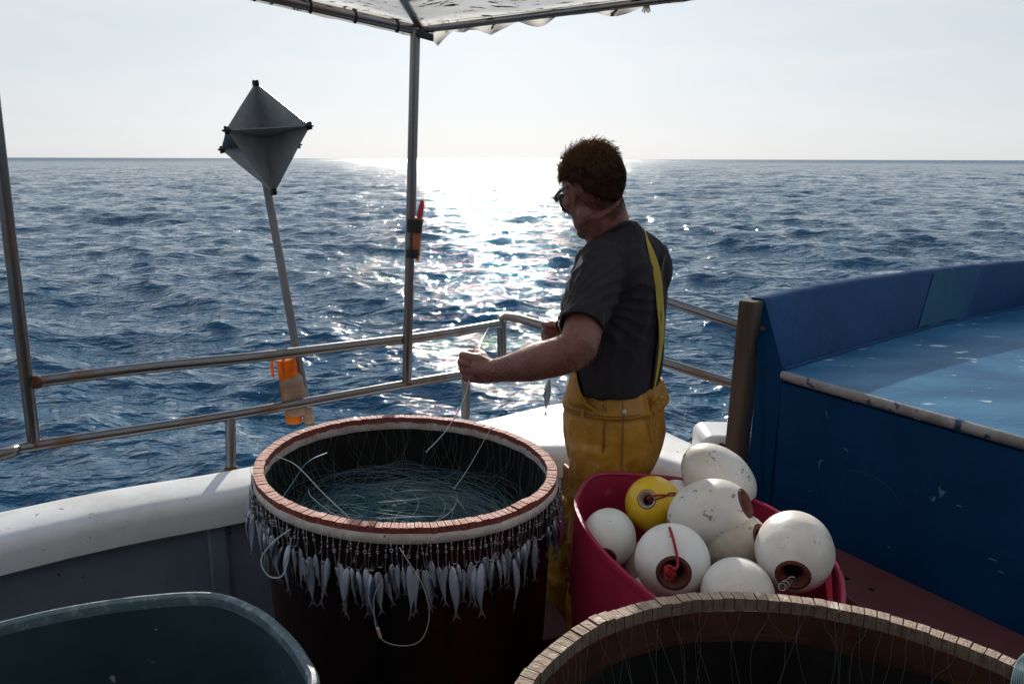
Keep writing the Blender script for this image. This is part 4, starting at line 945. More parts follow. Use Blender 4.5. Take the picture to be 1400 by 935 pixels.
# ------------------------------------------------------------------ the fisherman
YAW = R(60)
F = Vector((-math.sin(YAW), math.cos(YAW), 0)); L = Vector((-math.cos(YAW), -math.sin(YAW), 0)); U = Vector((0, 0, 1))
man_foot = Vector((.28, 2.25, DECK))
man = empty('person', man_foot, 'fisherman seen from behind, grey t-shirt and mustard bib overalls, handling line over the tub', 'person')
TOR = [(838, 575, .158, .120), (839, 556, .160, .118), (842, 530, .163, .114), (847, 500, .168, .112), (850, 460, .174, .115), (851, 420, .182, .119),
       (850, 385, .188, .118), (847, 360, .186, .108), (843, 342, .158, .094), (838, 326, .105, .080), (833, 312, .072, .068)]
def tor(v):       # centre and half sizes of the torso at picture height v
    for a, b in zip(TOR, TOR[1:]):
        if b[1] <= v <= a[1]:
            t = (a[1] - v) / (a[1] - b[1]); return P(a[0] + (b[0] - a[0]) * t, v, Y=2.25), a[2] + (b[2] - a[2]) * t, a[3] + (b[3] - a[3]) * t
    a = TOR[0] if v > TOR[0][1] else TOR[-1]; return P(a[0], v, Y=2.25), a[2], a[3]
def ering(c, hw, hd, n=36, e=2.3, du=None):
    out_ = []
    for j in range(n):
        a = 2 * math.pi * j / n; ca, sa_ = math.cos(a), math.sin(a)
        out_.append(c + L * hw * math.copysign(abs(ca) ** (2 / e), ca) + F * hd * math.copysign(abs(sa_) ** (2 / e), sa_))
    return out_
def tpt(v, th, off=0.0):
    c, hw, hd = tor(v); ca, sa_ = math.cos(th), math.sin(th); e = 2.3
    return c + L * (hw + off) * math.copysign(abs(ca) ** (2 / e), ca) + F * (hd + off) * math.copysign(abs(sa_) ** (2 / e), sa_)
from mathutils.bvhtree import BVHTree
# ---- skin: head, neck, arms, hands, and the body under the clothes, as one surface
b = MB()
b.rings([ering(*[(tor(v)[0]), tor(v)[1] - .014, tor(v)[2] - .012]) for v in (570, 540, 500, 460, 420, 390, 365, 348, 334)])
hc = P(811, 252, Y=2.20); HY = R(38); HP = R(22)
hf0 = Vector((-math.sin(HY), math.cos(HY), 0)); HL = Vector((-math.cos(HY), -math.sin(HY), 0))
HF = hf0 * math.cos(HP) - U * math.sin(HP); HU = hf0 * math.sin(HP) + U * math.cos(HP)
def hp(f, l, u): return hc + HF * f + HL * l + HU * u
b.ellipsoid(hp(-.002, 0, .008), HF * .096, HL * .074, HU * .090, 28, 18)
b.ellipsoid(hp(.030, 0, -.040), HF * .062, HL * .060, HU * .070, 24, 16)          # face block
b.ellipsoid(hp(.040, 0, -.088), HF * .050, HL * .050, HU * .040, 22, 14)          # jaw
b.ellipsoid(hp(.072, 0, -.112), HF * .024, HL * .027, HU * .020, 16, 10)          # chin
b.ellipsoid(hp(.070, 0, .012), HF * .026, HL * .052, HU * .016, 18, 10)           # brow
b.tube([hp(.088, 0, .000), hp(.104, 0, -.022), hp(.112, 0, -.038)], [.008, .0095, .0125], 12, dome=True)  # nose
b.ellipsoid(hp(.096, 0, -.044), HF * .010, HL * .017, HU * .007, 12, 8)
b.ellipsoid(hp(.088, 0, -.066), HF * .012, HL * .024, HU * .0065, 12, 8)          # lips
b.ellipsoid(hp(.085, 0, -.076), HF * .012, HL * .020, HU * .0065, 12, 8)
for s in (1, -1):
    b.ellipsoid(hp(.058, s * .048, -.030), HF * .024, HL * .018, HU * .020, 14, 10)  # cheek
    b.ellipsoid(hp(.020, s * .046, -.080), HF * .026, HL * .014, HU * .026, 14, 10)  # jaw corner
    # ear: rim, bowl and lobe
    eb = HL * s
    rim_ = [hp(.022, s * .072, -.040), hp(.022, s * .078, -.022), hp(.018, s * .083, -.006), hp(.008, s * .088, .003), hp(-.004, s * .089, -.002), hp(-.008, s * .087, -.016), hp(-.002, s * .082, -.034), hp(.008, s * .077, -.050), hp(.016, s * .073, -.056)]
    b.tube(smooth_path(rim_, 3), .0042, 8, dome=True)
    b.ellipsoid(hp(.010, s * .077, -.024), HF * .013 + eb * .001, eb * .0040, HU * .024 + eb * .004, 12, 10)
b.tube([P(836, 335, Y=2.25), P(833, 310, Y=2.24), P(827, 285, Y=2.22), hp(-.012, 0, -.045)], [.070, .060, .056, .055], 24)
b.tube([P(822, 345, Y=2.21), P(819, 325, Y=2.21), hp(.005, .01, -.075)], [.040, .036, .034], 16)
# left arm
LA_ = [P(822, 362, Y=2.12), P(812, 395, Y=2.05), P(803, 425, Y=1.98), P(796, 455, Y=1.915), P(791, 472, Y=1.89), P(779, 482, Y=1.885), P(762, 488, Y=1.890), P(742, 493, Y=1.905), P(722, 498.5, Y=1.925), P(704, 502, Y=1.945), P(686, 505, Y=1.965), P(670, 507, Y=1.985)]
b.tube(LA_, [.046, .048, .048, .0485, .050, .0485, .0475, .0465, .0435, .0375, .0315, .0275], 24)
W0 = LA_[-1]
D = Vector((-.84, .50, .03)).normalized(); S = Vector((.02, .08, 1)); S = (S - D * S.dot(D)).normalized(); NB = S.cross(D); NB = NB if NB.y < 0 else -NB
def hand(W, D, S, NB, curl, mirror=1, sc_=1.0, tips=None):
    k = sc_
    b.tube([W - D * .03, W + D * .012 * k, W + D * .045 * k], [.027, .027, .026], 16)
    for i in range(4):
        so_ = (.029 - .0195 * i) * k; ml = (.084, .086, .080, .070)[i] * k
        K_ = W + D * ml + S * so_ + NB * (.004, .007, .005, .001)[i]
        b.tube([W + S * so_ * .55, W + D * ml * .5 + S * so_ * .85, K_], [.0165, .0150, .0128], 12, dome=True)
        c1, c2, c3 = curl[i]
        def dr(a): return (D * math.cos(a) - NB * math.sin(a)).normalized()
        l1, l2, l3 = [(.042, .026, .020), (.046, .029, .021), (.043, .027, .020), (.034, .020, .018)][i]
        p1 = K_ + (dr(c1) + S * .04 * (1.5 - i)) * l1 * k; p2 = p1 + dr(c1 + c2) * l2 * k; p3 = p2 + dr(c1 + c2 + c3) * l3 * k
        rr_ = (.0098, .0102, .0096, .0084)[i]
        b.tube([K_, K_.lerp(p1, .5), p1], [.0122 if i < 3 else .0105, rr_ * 1.02, rr_], 12, dome=True)
        b.tube([p1, p1.lerp(p2, .5), p2], [rr_ * 1.03, rr_ * .95, rr_ * .93], 12, dome=True); b.tube([p2, p3], [rr_ * .93, rr_ * .82], 12, dome=True)
        if i == 0: tip = p2
    t0 = W + D * .022 * k + S * .018 * k - NB * .008; t1 = W + D * .052 * k + S * .036 * k - NB * .022; t2_ = W + D * .078 * k + S * .030 * k - NB * .040
    t3 = tips if tips is not None else tip + S * .012 - NB * .004
    b.tube([t0, t0.lerp(t1, .6), t1], [.019, .0175, .0125], 12, dome=True); b.tube([t1, t2_], [.0118, .0108], 12, dome=True); b.tube([t2_, t2_.lerp(t3, .8)], [.0106, .0088], 12, dome=True)
hand(W0, D, S, NB, [(1.25, 1.35, .7), (1.45, 1.5, .9), (1.5, 1.55, .9), (1.5, 1.55, .9)], sc_=.98)
# right arm, mostly hidden by the body; only the hand peeps out past the left forearm
sR = tor(362)[0] - L * .145 - U * .012
b.tube([sR, sR + F * .05 + Vector((0, 0, -.13)), P(812, 470, Y=2.42), P(790, 470, Y=2.36), P(768, 464, Y=2.31)], [.056, .052, .046, .038, .028], 20)
WR = P(768, 464, Y=2.31); DR = (P(745, 456, Y=2.27) - WR).normalized(); SR = Vector((0, 0, 1)); SR = (SR - DR * SR.dot(DR)).normalized(); NR = SR.cross(DR); NR = NR if NR.y > 0 else -NR
hand(WR, DR, SR, NR, [(.5, .9, .5), (.9, 1.2, .7), (1.1, 1.3, .8), (1.2, 1.3, .8)], sc_=.78)
# legs and feet under the overalls
PC = P(842, 600, Y=2.27)
hipL, hipR = PC + L * .085, PC - L * .085
kneeL = Vector((.255, 2.17, .62)); ankL = Vector((.25, 2.16, DECK + .09))
kneeR = P(798, 705, Y=2.44); ankR = P(766, 806, Y=2.50); ankR.z = DECK + .10
b.tube([hipL, hipL.lerp(kneeL, .5), kneeL, kneeL.lerp(ankL, .4), ankL], [.082, .07, .052, .052, .038], 18, dome=True)
b.tube([hipR, hipR.lerp(kneeR, .5), kneeR, kneeR.lerp(ankR, .4), ankR], [.082, .07, .052, .052, .038], 18, dome=True)
for a in (ankL, ankR): b.tube([a + Vector((0, 0, -.03)), a + F * .08 + Vector((0, 0, -.045)), a + F * .15 + Vector((0, 0, -.055))], [.038, .036, .028], 14, dome=True)
b.ellipsoid(PC + Vector((0, 0, .03)), L * .15, F * .11, U * .11)
me = remeshed(b, 'body', .0042, 4, .5)
for v in me.vertices:
    pass
body = mesh_obj('body', me, M['skin'], man)
me.materials.append(M['stubble'])
for p_ in me.polygons:      # beard shadow on the jaw
    q_ = p_.center - hc; f_, l_, u_ = q_.dot(HF), q_.dot(HL), q_.dot(HU)
    if f_ > .030 and u_ < -.060 - .25 * max(0, .05 - f_) and u_ > -.135 and (q_.length < .155) and not (abs(l_) < .02 and f_ > .085 and u_ > -.08): p_.material_index = 1

# ---- hair: a cap with short sides plus loose curls on top
h = MB(); n1, n2 = 72, 40; rs = []
def hair_r(f, l, u):
    a = .0012 + .0025 * max(0, min(1, (u + .06) / .06))
    a += .010 * max(0, u / .09 - .25) + .004 * max(0, f / .09) * (u > 0)
    return a
for i in range(n2):
    t = math.pi * (i + .5) / n2 ; row = []
    for j in range(n1):
        a = 2 * math.pi * j / n1
        d_ = Vector((math.sin(t) * math.cos(a), math.sin(t) * math.sin(a), math.cos(t)))
        f_, l_, u_ = d_.x * .096, d_.y * .074, d_.z * .090
        ex_ = hair_r(f_, l_, u_) + .004 * noise.noise(Vector((d_.x * 6, d_.y * 6, d_.z * 6))) + .0022 * noise.noise(Vector((d_.x * 17, d_.y * 17, d_.z * 17)))
        if d_.z < -.5 and d_.x < .2: ex_ += .010 * (-.5 - d_.z)
        row.append((hp(-.002, 0, .008) + HF * (f_ + d_.x * ex_) + HL * (l_ + d_.y * ex_) + HU * (u_ + d_.z * ex_), d_))
    rs.append(row)
vs_ = [p for r in rs for p, d in r]; ds = [d for r in rs for p, d in r]; fs = []
def inhair(d):
    if d.x > .10: lim = .30 + (d.x - .10) * .30 - .22 * (abs(d.y) > .6)
    elif d.x > -.22: lim = -.02 - (.10 - d.x) * .5
    else: lim = -.90 + max(0, d.x + .62) * 1.3
    return d.z > lim
for i in range(n2 - 1):
    for j in range(n1):
        k = (j + 1) % n1; ids = (i * n1 + j, i * n1 + k, (i + 1) * n1 + k, (i + 1) * n1 + j)
        if all(inhair(ds[q]) for q in ids): fs.append(ids)
fs.append(tuple(range(n1)))
h.add(vs_, fs)
hm_ = h.mesh('hair'); bm = bmesh.new(); bm.from_mesh(hm_)
bmesh.ops.delete(bm, geom=[v for v in bm.verts if not v.link_faces], context='VERTS'); bmesh.ops.recalc_face_normals(bm, faces=bm.faces); bm.to_mesh(hm_); bm.free(); hm_.shade_smooth()
hair = mesh_obj('hair', hm_, M['hair'], man)
sol = hair.modifiers.new('t', 'SOLIDIFY'); sol.thickness = .006; sol.offset = -1
hq = random.Random(4)
g = MB(); g2 = MB()
cnt = 0
while cnt < 5200:
    d_ = Vector((hq.gauss(0, 1), hq.gauss(0, 1), hq.gauss(0, 1))).normalized()
    if not inhair(d_): continue
    top = d_.z > .30 + hq.uniform(-.25, .2)
    cnt += 1
    f_, l_, u_ = d_.x * .096, d_.y * .074, d_.z * .090
    ex_ = hair_r(f_, l_, u_) - .001
    p = hp(-.002, 0, .008) + HF * (f_ + d_.x * ex_) + HL * (l_ + d_.y * ex_) + HU * (u_ + d_.z * ex_)
    nrm = (HF * d_.x + HL * d_.y + HU * d_.z).normalized()
    if top:
        ln_s = hq.uniform(.5, 1.1) * (.008 + .024 * max(0, min(1, (d_.z - .05) / .7)) * (1 + .25 * max(0, d_.x))); tg = (HF * hq.uniform(-.2, 1.0) + HL * hq.uniform(-.8, .8)); tg = (tg - nrm * tg.dot(nrm)).normalized()
        cw = hq.uniform(1.8, 5.2) * hq.choice((1, 1, -1)); pts = [p]; ang_ = hq.uniform(.3, 1.2)
        dirn = nrm * math.cos(ang_) + tg * math.sin(ang_); side = nrm.cross(tg)
        for s in range(9):
            pts.append(pts[-1] + dirn * ln_s / 9); dirn = (Matrix.Rotation(cw / 9, 3, side) @ dirn); dirn = (dirn + side * hq.uniform(-.18, .18)).normalized()
        g.tube(pts, [.00075, .0007, .0007, .00065, .00065, .0006, .0006, .00055, .00045, .0003], 3, caps=False)
    else:
        dn_ = (-HU * .9 - HF * .25); dn_ = (dn_ - nrm * dn_.dot(nrm)).normalized()
        lh = hq.uniform(.006, .013); dirn = (dn_ + nrm * hq.uniform(.12, .5) + nrm.cross(dn_) * hq.uniform(-.3, .3)).normalized()
        g2.tube([p, p + dirn * lh * .5, p + (dirn - nrm * .15) * lh], [.0007, .0006, .0003], 3, caps=False)
o = g.build('hair_curls', M['curl'], hair, fix=False, angle=180)
bv2 = BVHTree.FromPolygons([v.co.copy() for v in body.data.vertices], [tuple(p_.vertices) for p_ in body.data.polygons])
for k in range(800):      # the clipped nape, thinning downwards
    f__, l__, u__ = hq.uniform(-.095, .0), hq.uniform(-.07, .075), -.045 - .060 * hq.random() ** 1.6
    if f__ > -.03 and u__ < -.07: continue
    h_ = bv2.find_nearest(hp(f__, l__, u__))
    p = h_[0]; nrm = h_[1]; dn_ = -HU; dn_ = (dn_ - nrm * dn_.dot(nrm)).normalized(); lh = hq.uniform(.003, .008)
    dirn = (dn_ + nrm * .25 + nrm.cross(dn_) * hq.uniform(-.4, .4)).normalized()
    g2.tube([p - nrm * .0005, p + dirn * lh], [.0006, .0003], 3, caps=False)
o = g2.build('short_hair', M['hair'], hair, fix=False, angle=180)

# ---- fine hairs on the forearm that catch the low sun
g = MB(); aq = random.Random(8)
for k in range(1100):
    i = aq.uniform(3.5, 11); i0 = int(i); t = i - i0; c0 = LA_[i0].lerp(LA_[min(i0 + 1, 11)], t); r0 = [.058, .056, .053, .051, .050, .0485, .0475, .0465, .0435, .0375, .0315, .0275][i0] * .985
    dd = (LA_[min(i0 + 1, 11)] - LA_[i0 - 1]).normalized() if i0 < 11 else (LA_[11] - LA_[10]).normalized()
    a = aq.uniform(0, 6.283); xx = dd.orthogonal().normalized(); yy = dd.cross(xx); nr_ = xx * math.cos(a) + yy * math.sin(a)
    p = c0 + nr_ * r0; l_ = aq.uniform(.005, .011); d_ = (nr_ * .8 + dd * aq.uniform(.3, 1.0) + yy * aq.uniform(-.3, .3)).normalized()
    g.tube([p, p + d_ * l_ * .5, p + (d_ + dd * .3).normalized() * l_], [.00022, .0002, .0001], 3, caps=False)
g.build('arm_hair', M['armhair'], man, fix=False, angle=180)
# ---- sunglasses
gl = MB()
for s in (1, -1):
    gl.tube(smooth_path([hp(-.004, s * .0845, -.002), hp(.030, s * .082, .000), hp(.062, s * .077, -.002), hp(.082, s * .070, -.006), hp(.094, s * .058, -.008)], 4), [.0030] * 6 + [.0042] * 6 + [.0065] * 4 + [.0080], 8, flat=1.0, up=HU)
glo = gl.build('sunglasses', M['dark'], man)
for s in (1, -1):
    g = MB(); cl_ = hp(.096, s * .034, -.018); out_d = (HF * .92 + HL * s * .42).normalized(); sdv = out_d.cross(HU).normalized()
    rim2 = [cl_ + sdv * (.030 * math.cos(a)) + HU * (.024 * math.sin(a)) - out_d * .006 * math.cos(a) ** 2 for a in [k * math.pi / 12 for k in range(25)]]
    g.tube(rim2, .0046, 7, caps=False); g.tube([hp(.103, 0, -.012), hp(.102, s * .010, -.012)], .0024, 7); g.build('lens_frame', M['dark'], glo)
    g = MB(); c0 = cl_; n_l = 24
    rr0 = [[cl_ + sdv * (.031 * t * math.cos(a)) + HU * (.023 * t * math.sin(a)) + out_d * (.001 - .006 * (t * math.cos(a)) ** 2) for a in [2 * math.pi * k / n_l for k in range(n_l)]] for t in (.02, .4, .75, 1)]
    g.rings(rr0, caps=False); o = g.build('lens', M['lens'], glo); o.modifiers.new('t', 'SOLIDIFY').thickness = .0015

# ---- t-shirt
b = MB()
b.rings([ering(*tor(v)) for v in (566, 550, 530, 505, 480, 455, 430, 405, 385, 370, 358, 348, 338, 328)])
slv = [P(828, 352, Y=2.15), P(820, 372, Y=2.10), P(812, 395, Y=2.05), P(803, 418, Y=1.99), P(797, 436, Y=1.95), P(793, 450, Y=1.922)]
b.tube(slv, [.062, .068, .069, .067, .0635, .0605], 30)
slr = [sR + Vector((0, 0, .01)), sR + F * .02 + Vector((0, 0, -.06)), sR + F * .05 + Vector((0, 0, -.14)), sR + F * .07 + Vector((0, 0, -.20))]
b.tube(slr, [.056, .062, .064, .062], 26)
b.ellipsoid(tor(372)[0] - F * .045 - L * .085, L * .085, F * .085, U * .10); b.ellipsoid(tor(372)[0] - F * .045 + L * .085, L * .085, F * .085, U * .10)   # shoulder blades
b.tube([tor(350)[0] + L * .15 - F * .01, tor(334)[0] + L * .04, tor(334)[0] - L * .04, tor(350)[0] - L * .15 - F * .01], [.052, .058, .058, .050], 20, dome=True)  # trapezius
b.ellipsoid(tor(350)[0] - F * .035, L * .145, F * .085, U * .085); b.ellipsoid(tor(332)[0] - F * .020, L * .095, F * .075, U * .075)
b.tube([tor(345)[0], P(836, 318, Y=2.24), P(834, 300, Y=2.24)], [.080, .068, .062], 26)
me = remeshed(b, 'tshirt', .0055, 8, .5)
sax = (slv[-1] - slv[-2]).normalized(); sce = slv[-1]
bm = bmesh.new(); bm.from_mesh(me); bm.normal_update()
kill = []
ncp = P(831, 322, Y=2.235)
neck_n = (U * .84 + F * .54).normalized()
for f_ in bm.faces:
    c = f_.calc_center_median()
    q_ = c - sce
    if abs(q_.dot(sax)) < .010 and q_.length < .085 and f_.normal.dot(sax) > .62: kill.append(f_)
    elif (c - ncp).dot(neck_n) > -.002: kill.append(f_)
    elif f_.normal.z < -.8 and c.z < tor(562)[0].z: kill.append(f_)
bmesh.ops.delete(bm, geom=kill, context='FACES')
bm.normal_update()
Sh = tor(360)[0] + L * .15
Z540 = tor(524)[0].z; axc = tor(545)[0]
for v in bm.verts:
    c = v.co; q_ = c - Sh
    # long soft folds radiating from the armpit, plus finer creases
    arm = math.exp(-((c - tor(430)[0] - L * .12).length / .16) ** 2)
    rad_ = q_ + U * .11; ph_ = math.atan2(rad_.dot(F), -rad_.z + .02); fold = math.sin(ph_ * 11 + 2.2 * noise.noise(c * 9)) * math.exp(-(rad_.length / .20) ** 2) * min(1, rad_.length / .05)
    v.co += v.normal * (.0055 * (1 - abs(fold)) ** 2 * 2 - .004) * math.exp(-(rad_.length / .22) ** 2)
    w1 = noise.noise(Vector((q_.dot(L) * 9 + q_.z * 3, q_.dot(F) * 12 + q_.z * 4, q_.z * 3.0)))
    w2 = noise.noise(Vector((q_.dot(L) * 22 + q_.z * 9, q_.dot(F) * 24 - q_.z * 7, q_.z * 6 + 7)))
    rid = (1 - abs(w1) * 2.4); rid2 = (1 - abs(w2) * 2.6)
    low = max(0, min(1, (tor(470)[0].z - c.z) / .15))
    if c.z < Z540: v.co += (Vector((axc.x, axc.y, c.z)) - c).normalized() * .020 * min(1, (Z540 - c.z) / .012)
    v.co += v.normal * (.0115 * rid * (.5 + arm) + .0050 * rid2 * (.5 + low) - .009)
bm.to_mesh(me); bm.free(); me.shade_smooth()
shirt = mesh_obj('tshirt', me, M['shirt'], man)
q_ = shirt.modifiers.new('t', 'SOLIDIFY'); q_.thickness = .0022; q_.offset = -1
# ribbed collar, hems and shoulder seam
col_ = []
for k in range(41):
    a = 2 * math.pi * k / 40
    d_ = L * math.cos(a) + F * math.sin(a); d_ = d_ - neck_n * d_.dot(neck_n) ; d_.normalize()
    col_.append(ncp + d_ * (.0655 + .008 * abs(math.sin(a))) - neck_n * .001)
g = MB(); g.tube(col_, .0052, 8, caps=False, flat=1.0); g.build('collar', M['shirt'], shirt)
x_ = sax.orthogonal().normalized(); y_ = sax.cross(x_)
g = MB(); g.tube([sce - sax * .003 + (x_ * math.cos(a) + y_ * math.sin(a)) * .0600 for a in [2 * math.pi * k / 40 for k in range(41)]], .0030, 7, caps=False); g.build('sleeve_hem', M['shirt'], shirt)

# ---- overalls: trousers, waistband, bib and straps
b = MB()
b.rings([ering(P(841, v - 22, Y=2.27), hw, hd, e=2.4) for v, hw, hd in ((553, .158, .120), (565, .166, .127), (580, .177, .137), (600, .178, .138), (625, .174, .135), (648, .160, .124), (668, .120, .10))])
lg = [hipL + Vector((.0, 0, .02)), hipL.lerp(kneeL, .45), kneeL, kneeL.lerp(ankL, .5), ankL + Vector((0, 0, -.01))]
b.tube(smooth_path(lg, 4), [lerp_list([.103, .098, .088, .082, .083], k / 16) for k in range(17)], 28, up=F)
lg = [hipR + Vector((0, 0, .02)), hipR.lerp(kneeR, .45), kneeR, kneeR.lerp(ankR, .5), ankR + Vector((0, 0, -.03))]
b.tube(smooth_path(lg, 4), [lerp_list([.104, .098, .084, .075, .076], k / 16) for k in range(17)], 28, up=F)
me = remeshed(b, 'overalls', .0065, 9, .5)
for v in me.vertices:
    c = v.co; n0 = v.normal
    w1 = noise.noise(Vector((c.x * 8, c.y * 8, c.z * 5))); w2 = noise.noise(Vector((c.x * 20 + 3, c.y * 20, c.z * 9)))
    kn = math.exp(-((c.z - .55) / .22) ** 2)
    v.co = c + n0 * (.009 * (1 - abs(w1) * 2.4) * (.7 + kn) + .0045 * (1 - abs(w2) * 2.4) + (.006 * math.sin(c.z * 60 + w1 * 8) * kn * .6) - .007)
me.shade_smooth()
ov = mesh_obj('overalls', me, M['oil'], man)
def orow(v, a0, a1, off, n=60):      # a row of points round the hips on the overalls' surface
    prof_ = [(530, .156, .115), (553, .158, .120), (565, .166, .127), (580, .177, .137), (600, .178, .138), (625, .174, .135), (648, .166, .128)]
    for p0_, p1_ in zip(prof_, prof_[1:]):
        if p0_[0] <= v <= p1_[0]: t = (v - p0_[0]) / (p1_[0] - p0_[0]); hw = p0_[1] + (p1_[1] - p0_[1]) * t; hd = p0_[2] + (p1_[2] - p0_[2]) * t
    c = P(841, v - 27, Y=2.27); o_ = []
    for k in range(n + 1):
        a = a0 + (a1 - a0) * k / n; ca, sa_ = math.cos(a), math.sin(a); e = 2.4
        o_.append(c + L * (hw + off) * math.copysign(abs(ca) ** (2 / e), ca) + F * (hd + off) * math.copysign(abs(sa_) ** (2 / e), sa_))
    return o_
# waistband ring: smooth at the side, gathered at the back
g = MB(); rows = []
for v, off in ((547, .0015), (546.5, .0055), (549, .0075), (572, .0085), (576, .0055)):
    r_ = orow(v, 0, 2 * math.pi, off, 179)[:-1]
    for k, p in enumerate(r_):
        a = 2 * math.pi * k / 179
        back = max(0, min(1, (math.cos(a + math.pi / 2 + .1) - .66) * 4))
        cc_ = P(841, v - 27, Y=2.27); d_ = (p - cc_).normalized()
        r_[k] = p + d_ * (.0035 * back * math.sin(k * 2.1) + (.006 * back if v > 560 else .004 * back * math.sin(k * 1.7)))
    rows.append(r_)
g.rings(rows, closed=True, caps=False); wb_ = g.build('waistband', M['oil'], ov, angle=60); wb_.modifiers.new('t', 'SOLIDIFY').thickness = .003
# seams
def seam(pts, r=.0011): g = MB(); g.tube(pts, r, 5); return g.build('seam', M['seam'], ov)
seam(orow(551, -1.0, 1.5, .0098)); seam(orow(571, -1.0, 1.5, .0108)); seam(orow(556, .25, 1.6, .010))
A835 = -.02; A860 = -.42
def vseam(a0, a1, v0, v1, off, r=.0011): return seam([orow(v0 + (v1 - v0) * k / 16, a0 + (a1 - a0) * k / 16, 9, off, 1)[0] for k in range(17)], r)
vseam(-.24, -.16, 577, 648, .0055); vseam(-.265, -.185, 577, 648, .0055); vseam(-.62, -.58, 552, 648, .0095, .0010); vseam(-.59, -.55, 577, 648, .0055, .0009)
# belt loop, press stud and stitched mark on the band
def bpt(v, a, off): return orow(v, a, 9, off, 1)[0]
g = MB(); q0_, q1_ = bpt(550, .10, .012), bpt(575, .10, .012); g.tube([q0_ - U * .0, q0_.lerp(q1_, .5) + (q0_ - PC).normalized() * .003, q1_], .0048, 8, flat=.45, up=F); g.build('belt_loop', M['oil'], ov)
st = bpt(566, -.62, .0105); sn_ = (bpt(566, -.62, .03) - st).normalized(); g = MB(); g.tube([st - sn_ * .002, st + sn_ * .002, st + sn_ * .0035], [.0085, .0085, .005], 20); g.build('press_stud', M['hook'], ov)
g = MB()
for a0_, v0_, a1_, v1_ in ((-.20, 557, -.20, 566), (-.26, 557, -.26, 566), (-.20, 557, -.26, 566)):
    g.tube([bpt(v0_, a0_, .0102), bpt(v1_, a1_, .0102)], .0009, 5)
g.build('stitched_mark', M['seam'], ov)
# bib: follows the chest, narrowing upwards
g = MB(); rows = []
for k in range(17):
    v = 540 - (540 - 415) * k / 16; hlf = 1.66 - 1.14 * min(1, (k / 13)) ** .75
    rows.append([tpt(v, math.pi / 2 + hlf * (1 - 2 * j / 28), .011 + .002 * math.sin(j * .9 + k * .5)) for j in range(29)])
g.rings(rows, closed=False, caps=False); bib = g.build('bib', M['oil'], ov); bib.modifiers.new('t', 'SOLIDIFY').thickness = .003
g = MB(); g.tube([r[0] for r in rows], .0026, 6); g.tube([r[-1] for r in rows], .0026, 6); g.build('bib_hem', M['oil'], bib)
bvh = BVHTree.FromPolygons([v.co.copy() for v in shirt.data.vertices], [tuple(p_.vertices) for p_ in shirt.data.polygons])
def onshirt(p, off=.0045):
    h_ = bvh.find_nearest(p)
    return h_[0] + h_[1] * off if h_[0] is not None else p
def strap(pts, wdt, nrm, m, name='strap', th_=.0025, off=.0105):
    pts = [onshirt(Vector(p), off) for p in pts]
    for _ in range(16): pts = [pts[0]] + [(pts[i - 1] + pts[i] * 2 + pts[i + 1]) / 4 for i in range(1, len(pts) - 1)] + [pts[-1]]
    rs = []
    for i, p in enumerate(pts):
        t = (pts[min(i + 1, len(pts) - 1)] - pts[max(i - 1, 0)]).normalized(); nn = Vector((p.x - axc.x, p.y - axc.y, .0)).normalized(); x = t.cross(nn).normalized(); w_ = wdt(i / (len(pts) - 1)); nn = x.cross(t)
        rs.append([p + x * w_ + nn * th_ * .3, p + nn * th_, p - x * w_ + nn * th_ * .3, p - x * w_ - nn * th_ * .3, p - nn * th_ * .3, p + x * w_ - nn * th_ * .3])
    g = MB(); g.rings(rs); return g.build(name, m, ov, angle=50)
def bn(a): return (L * math.cos(a) + F * math.sin(a))
sy = smooth_path([P(874, 322, Y=2.20), P(878, 340, Y=2.155), P(886, 365, Y=2.15), P(896, 392, Y=2.16), P(905, 420, Y=2.165), P(910, 450, Y=2.17), P(909, 475, Y=2.175), P(904, 500, Y=2.175), P(897, 535, Y=2.175), P(897, 552, Y=2.17)], 5)
strap(sy, lambda t: .0025 + .0160 * max(0, math.sin(min(1, max(0, (t - .05) / .85)) * math.pi)) ** .8, lambda t: bn(-math.pi / 2 + .75 - .1 * t) , M['strapyel'])
sk = smooth_path([P(899, 350, Y=2.23), P(905, 370, Y=2.185), P(909, 400, Y=2.165), P(910, 430, Y=2.16), P(906, 460, Y=2.16), P(902, 500, Y=2.165), P(897, 548, Y=2.18)], 5)
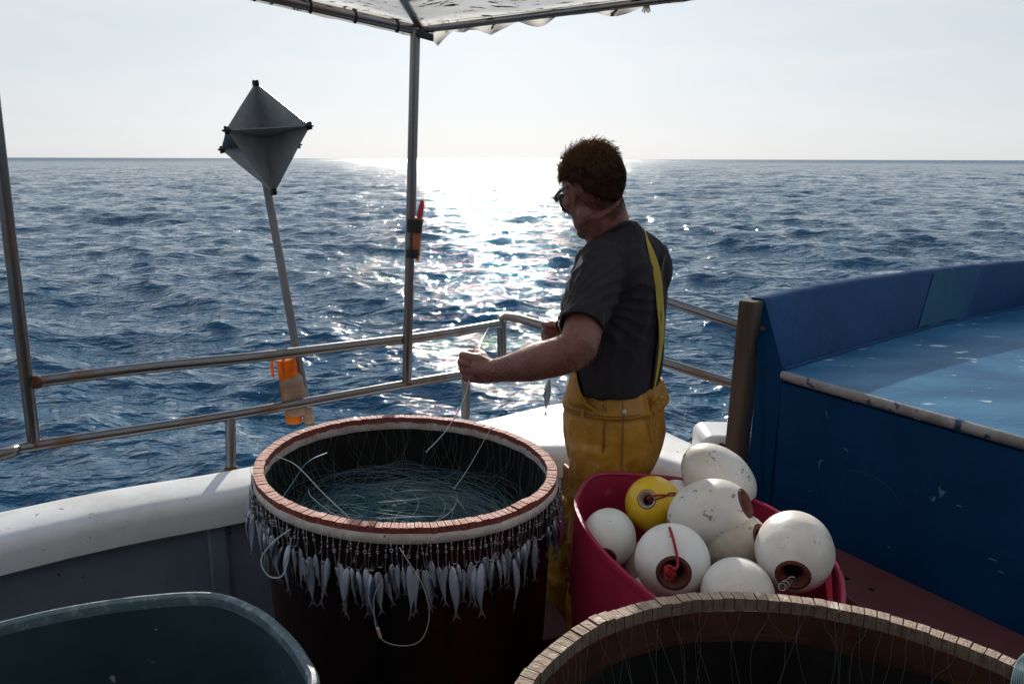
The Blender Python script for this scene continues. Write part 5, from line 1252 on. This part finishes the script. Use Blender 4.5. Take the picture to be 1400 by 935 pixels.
blk = strap(sk, lambda t: .013 if t < .45 else .010, lambda t: bn(-math.pi / 2 + .30), M['strapblk'])
# yellow printed mark on the black strap: a capital letter in a frame
mk_c = onshirt(P(908.5, 402, Y=2.158), .0095); mu = Vector((0.05, 0, 1)).normalized(); mr = bn(-math.pi / 2 + .30).cross(mu).normalized(); mr = mr if mr.x > 0 else -mr
mn = mr.cross(mu); mn = mn if mn.y < 0 else -mn
g = MB()
def st_(x0, y0, x1, y1): g.tube([mk_c + mr * x0 + mu * y0, mk_c + mr * x1 + mu * y1], .0009, 4)
st_(-.008, .019, .008, .019); st_(-.008, -.018, .008, -.018); st_(-.008, .019, -.008, -.018); st_(.008, .019, .008, -.018)
st_(-.004, .012, -.004, .003); st_(.004, .012, .004, .003); st_(-.004, .007, .004, .007); st_(-.005, -.003, .005, -.003); st_(0, -.003, 0, -.012); st_(-.005, -.012, .005, -.012)
g.build('printed_mark', M['strapyel'], blk)
# drawstring hanging at the back of the waist
g = MB()
for dx, le in ((0, 46), (-5, 60), (4, 38)):
    g.tube(smooth_path([P(897 + dx * .3, 546, Y=2.145), P(896 + dx, 562, Y=2.135), P(893 + dx, 580, Y=2.14), P(897 + dx * 1.2, 546 + le, Y=2.145)], 4), .0022, 6)
for k in range(3): g.ellipsoid(P(894 + 4 * k, 545 + 5 * (k % 2), Y=2.14), (.011, 0, .003), (0, .007, 0), (0, 0, .009), 10, 7)
g.build('drawstring', M['oil'], ov)
# thigh pocket flap and rubber boots
g = MB(); c = P(777, 660, Y=2.20); g.box(c, (0.004, 0.006, .0), (-.012, .03, 0), (0, 0, .05)); g.build('pocket_flap', M['oil'], ov, bevel=.004)
for a in (ankL, ankR):
    b = MB(); b.tube([a + U * .02, a - U * .02, a + F * .03 - U * .045, a + F * .10 - U * .05, a + F * .165 - U * .06], [.058, .056, .055, .050, .038], 22, dome=True)
    me = remeshed(b, 'boot', .006, 5)
    for v in me.vertices: v.co.z = max(v.co.z, DECK + .002)
    mesh_obj('boot', me, M['oil'], man)
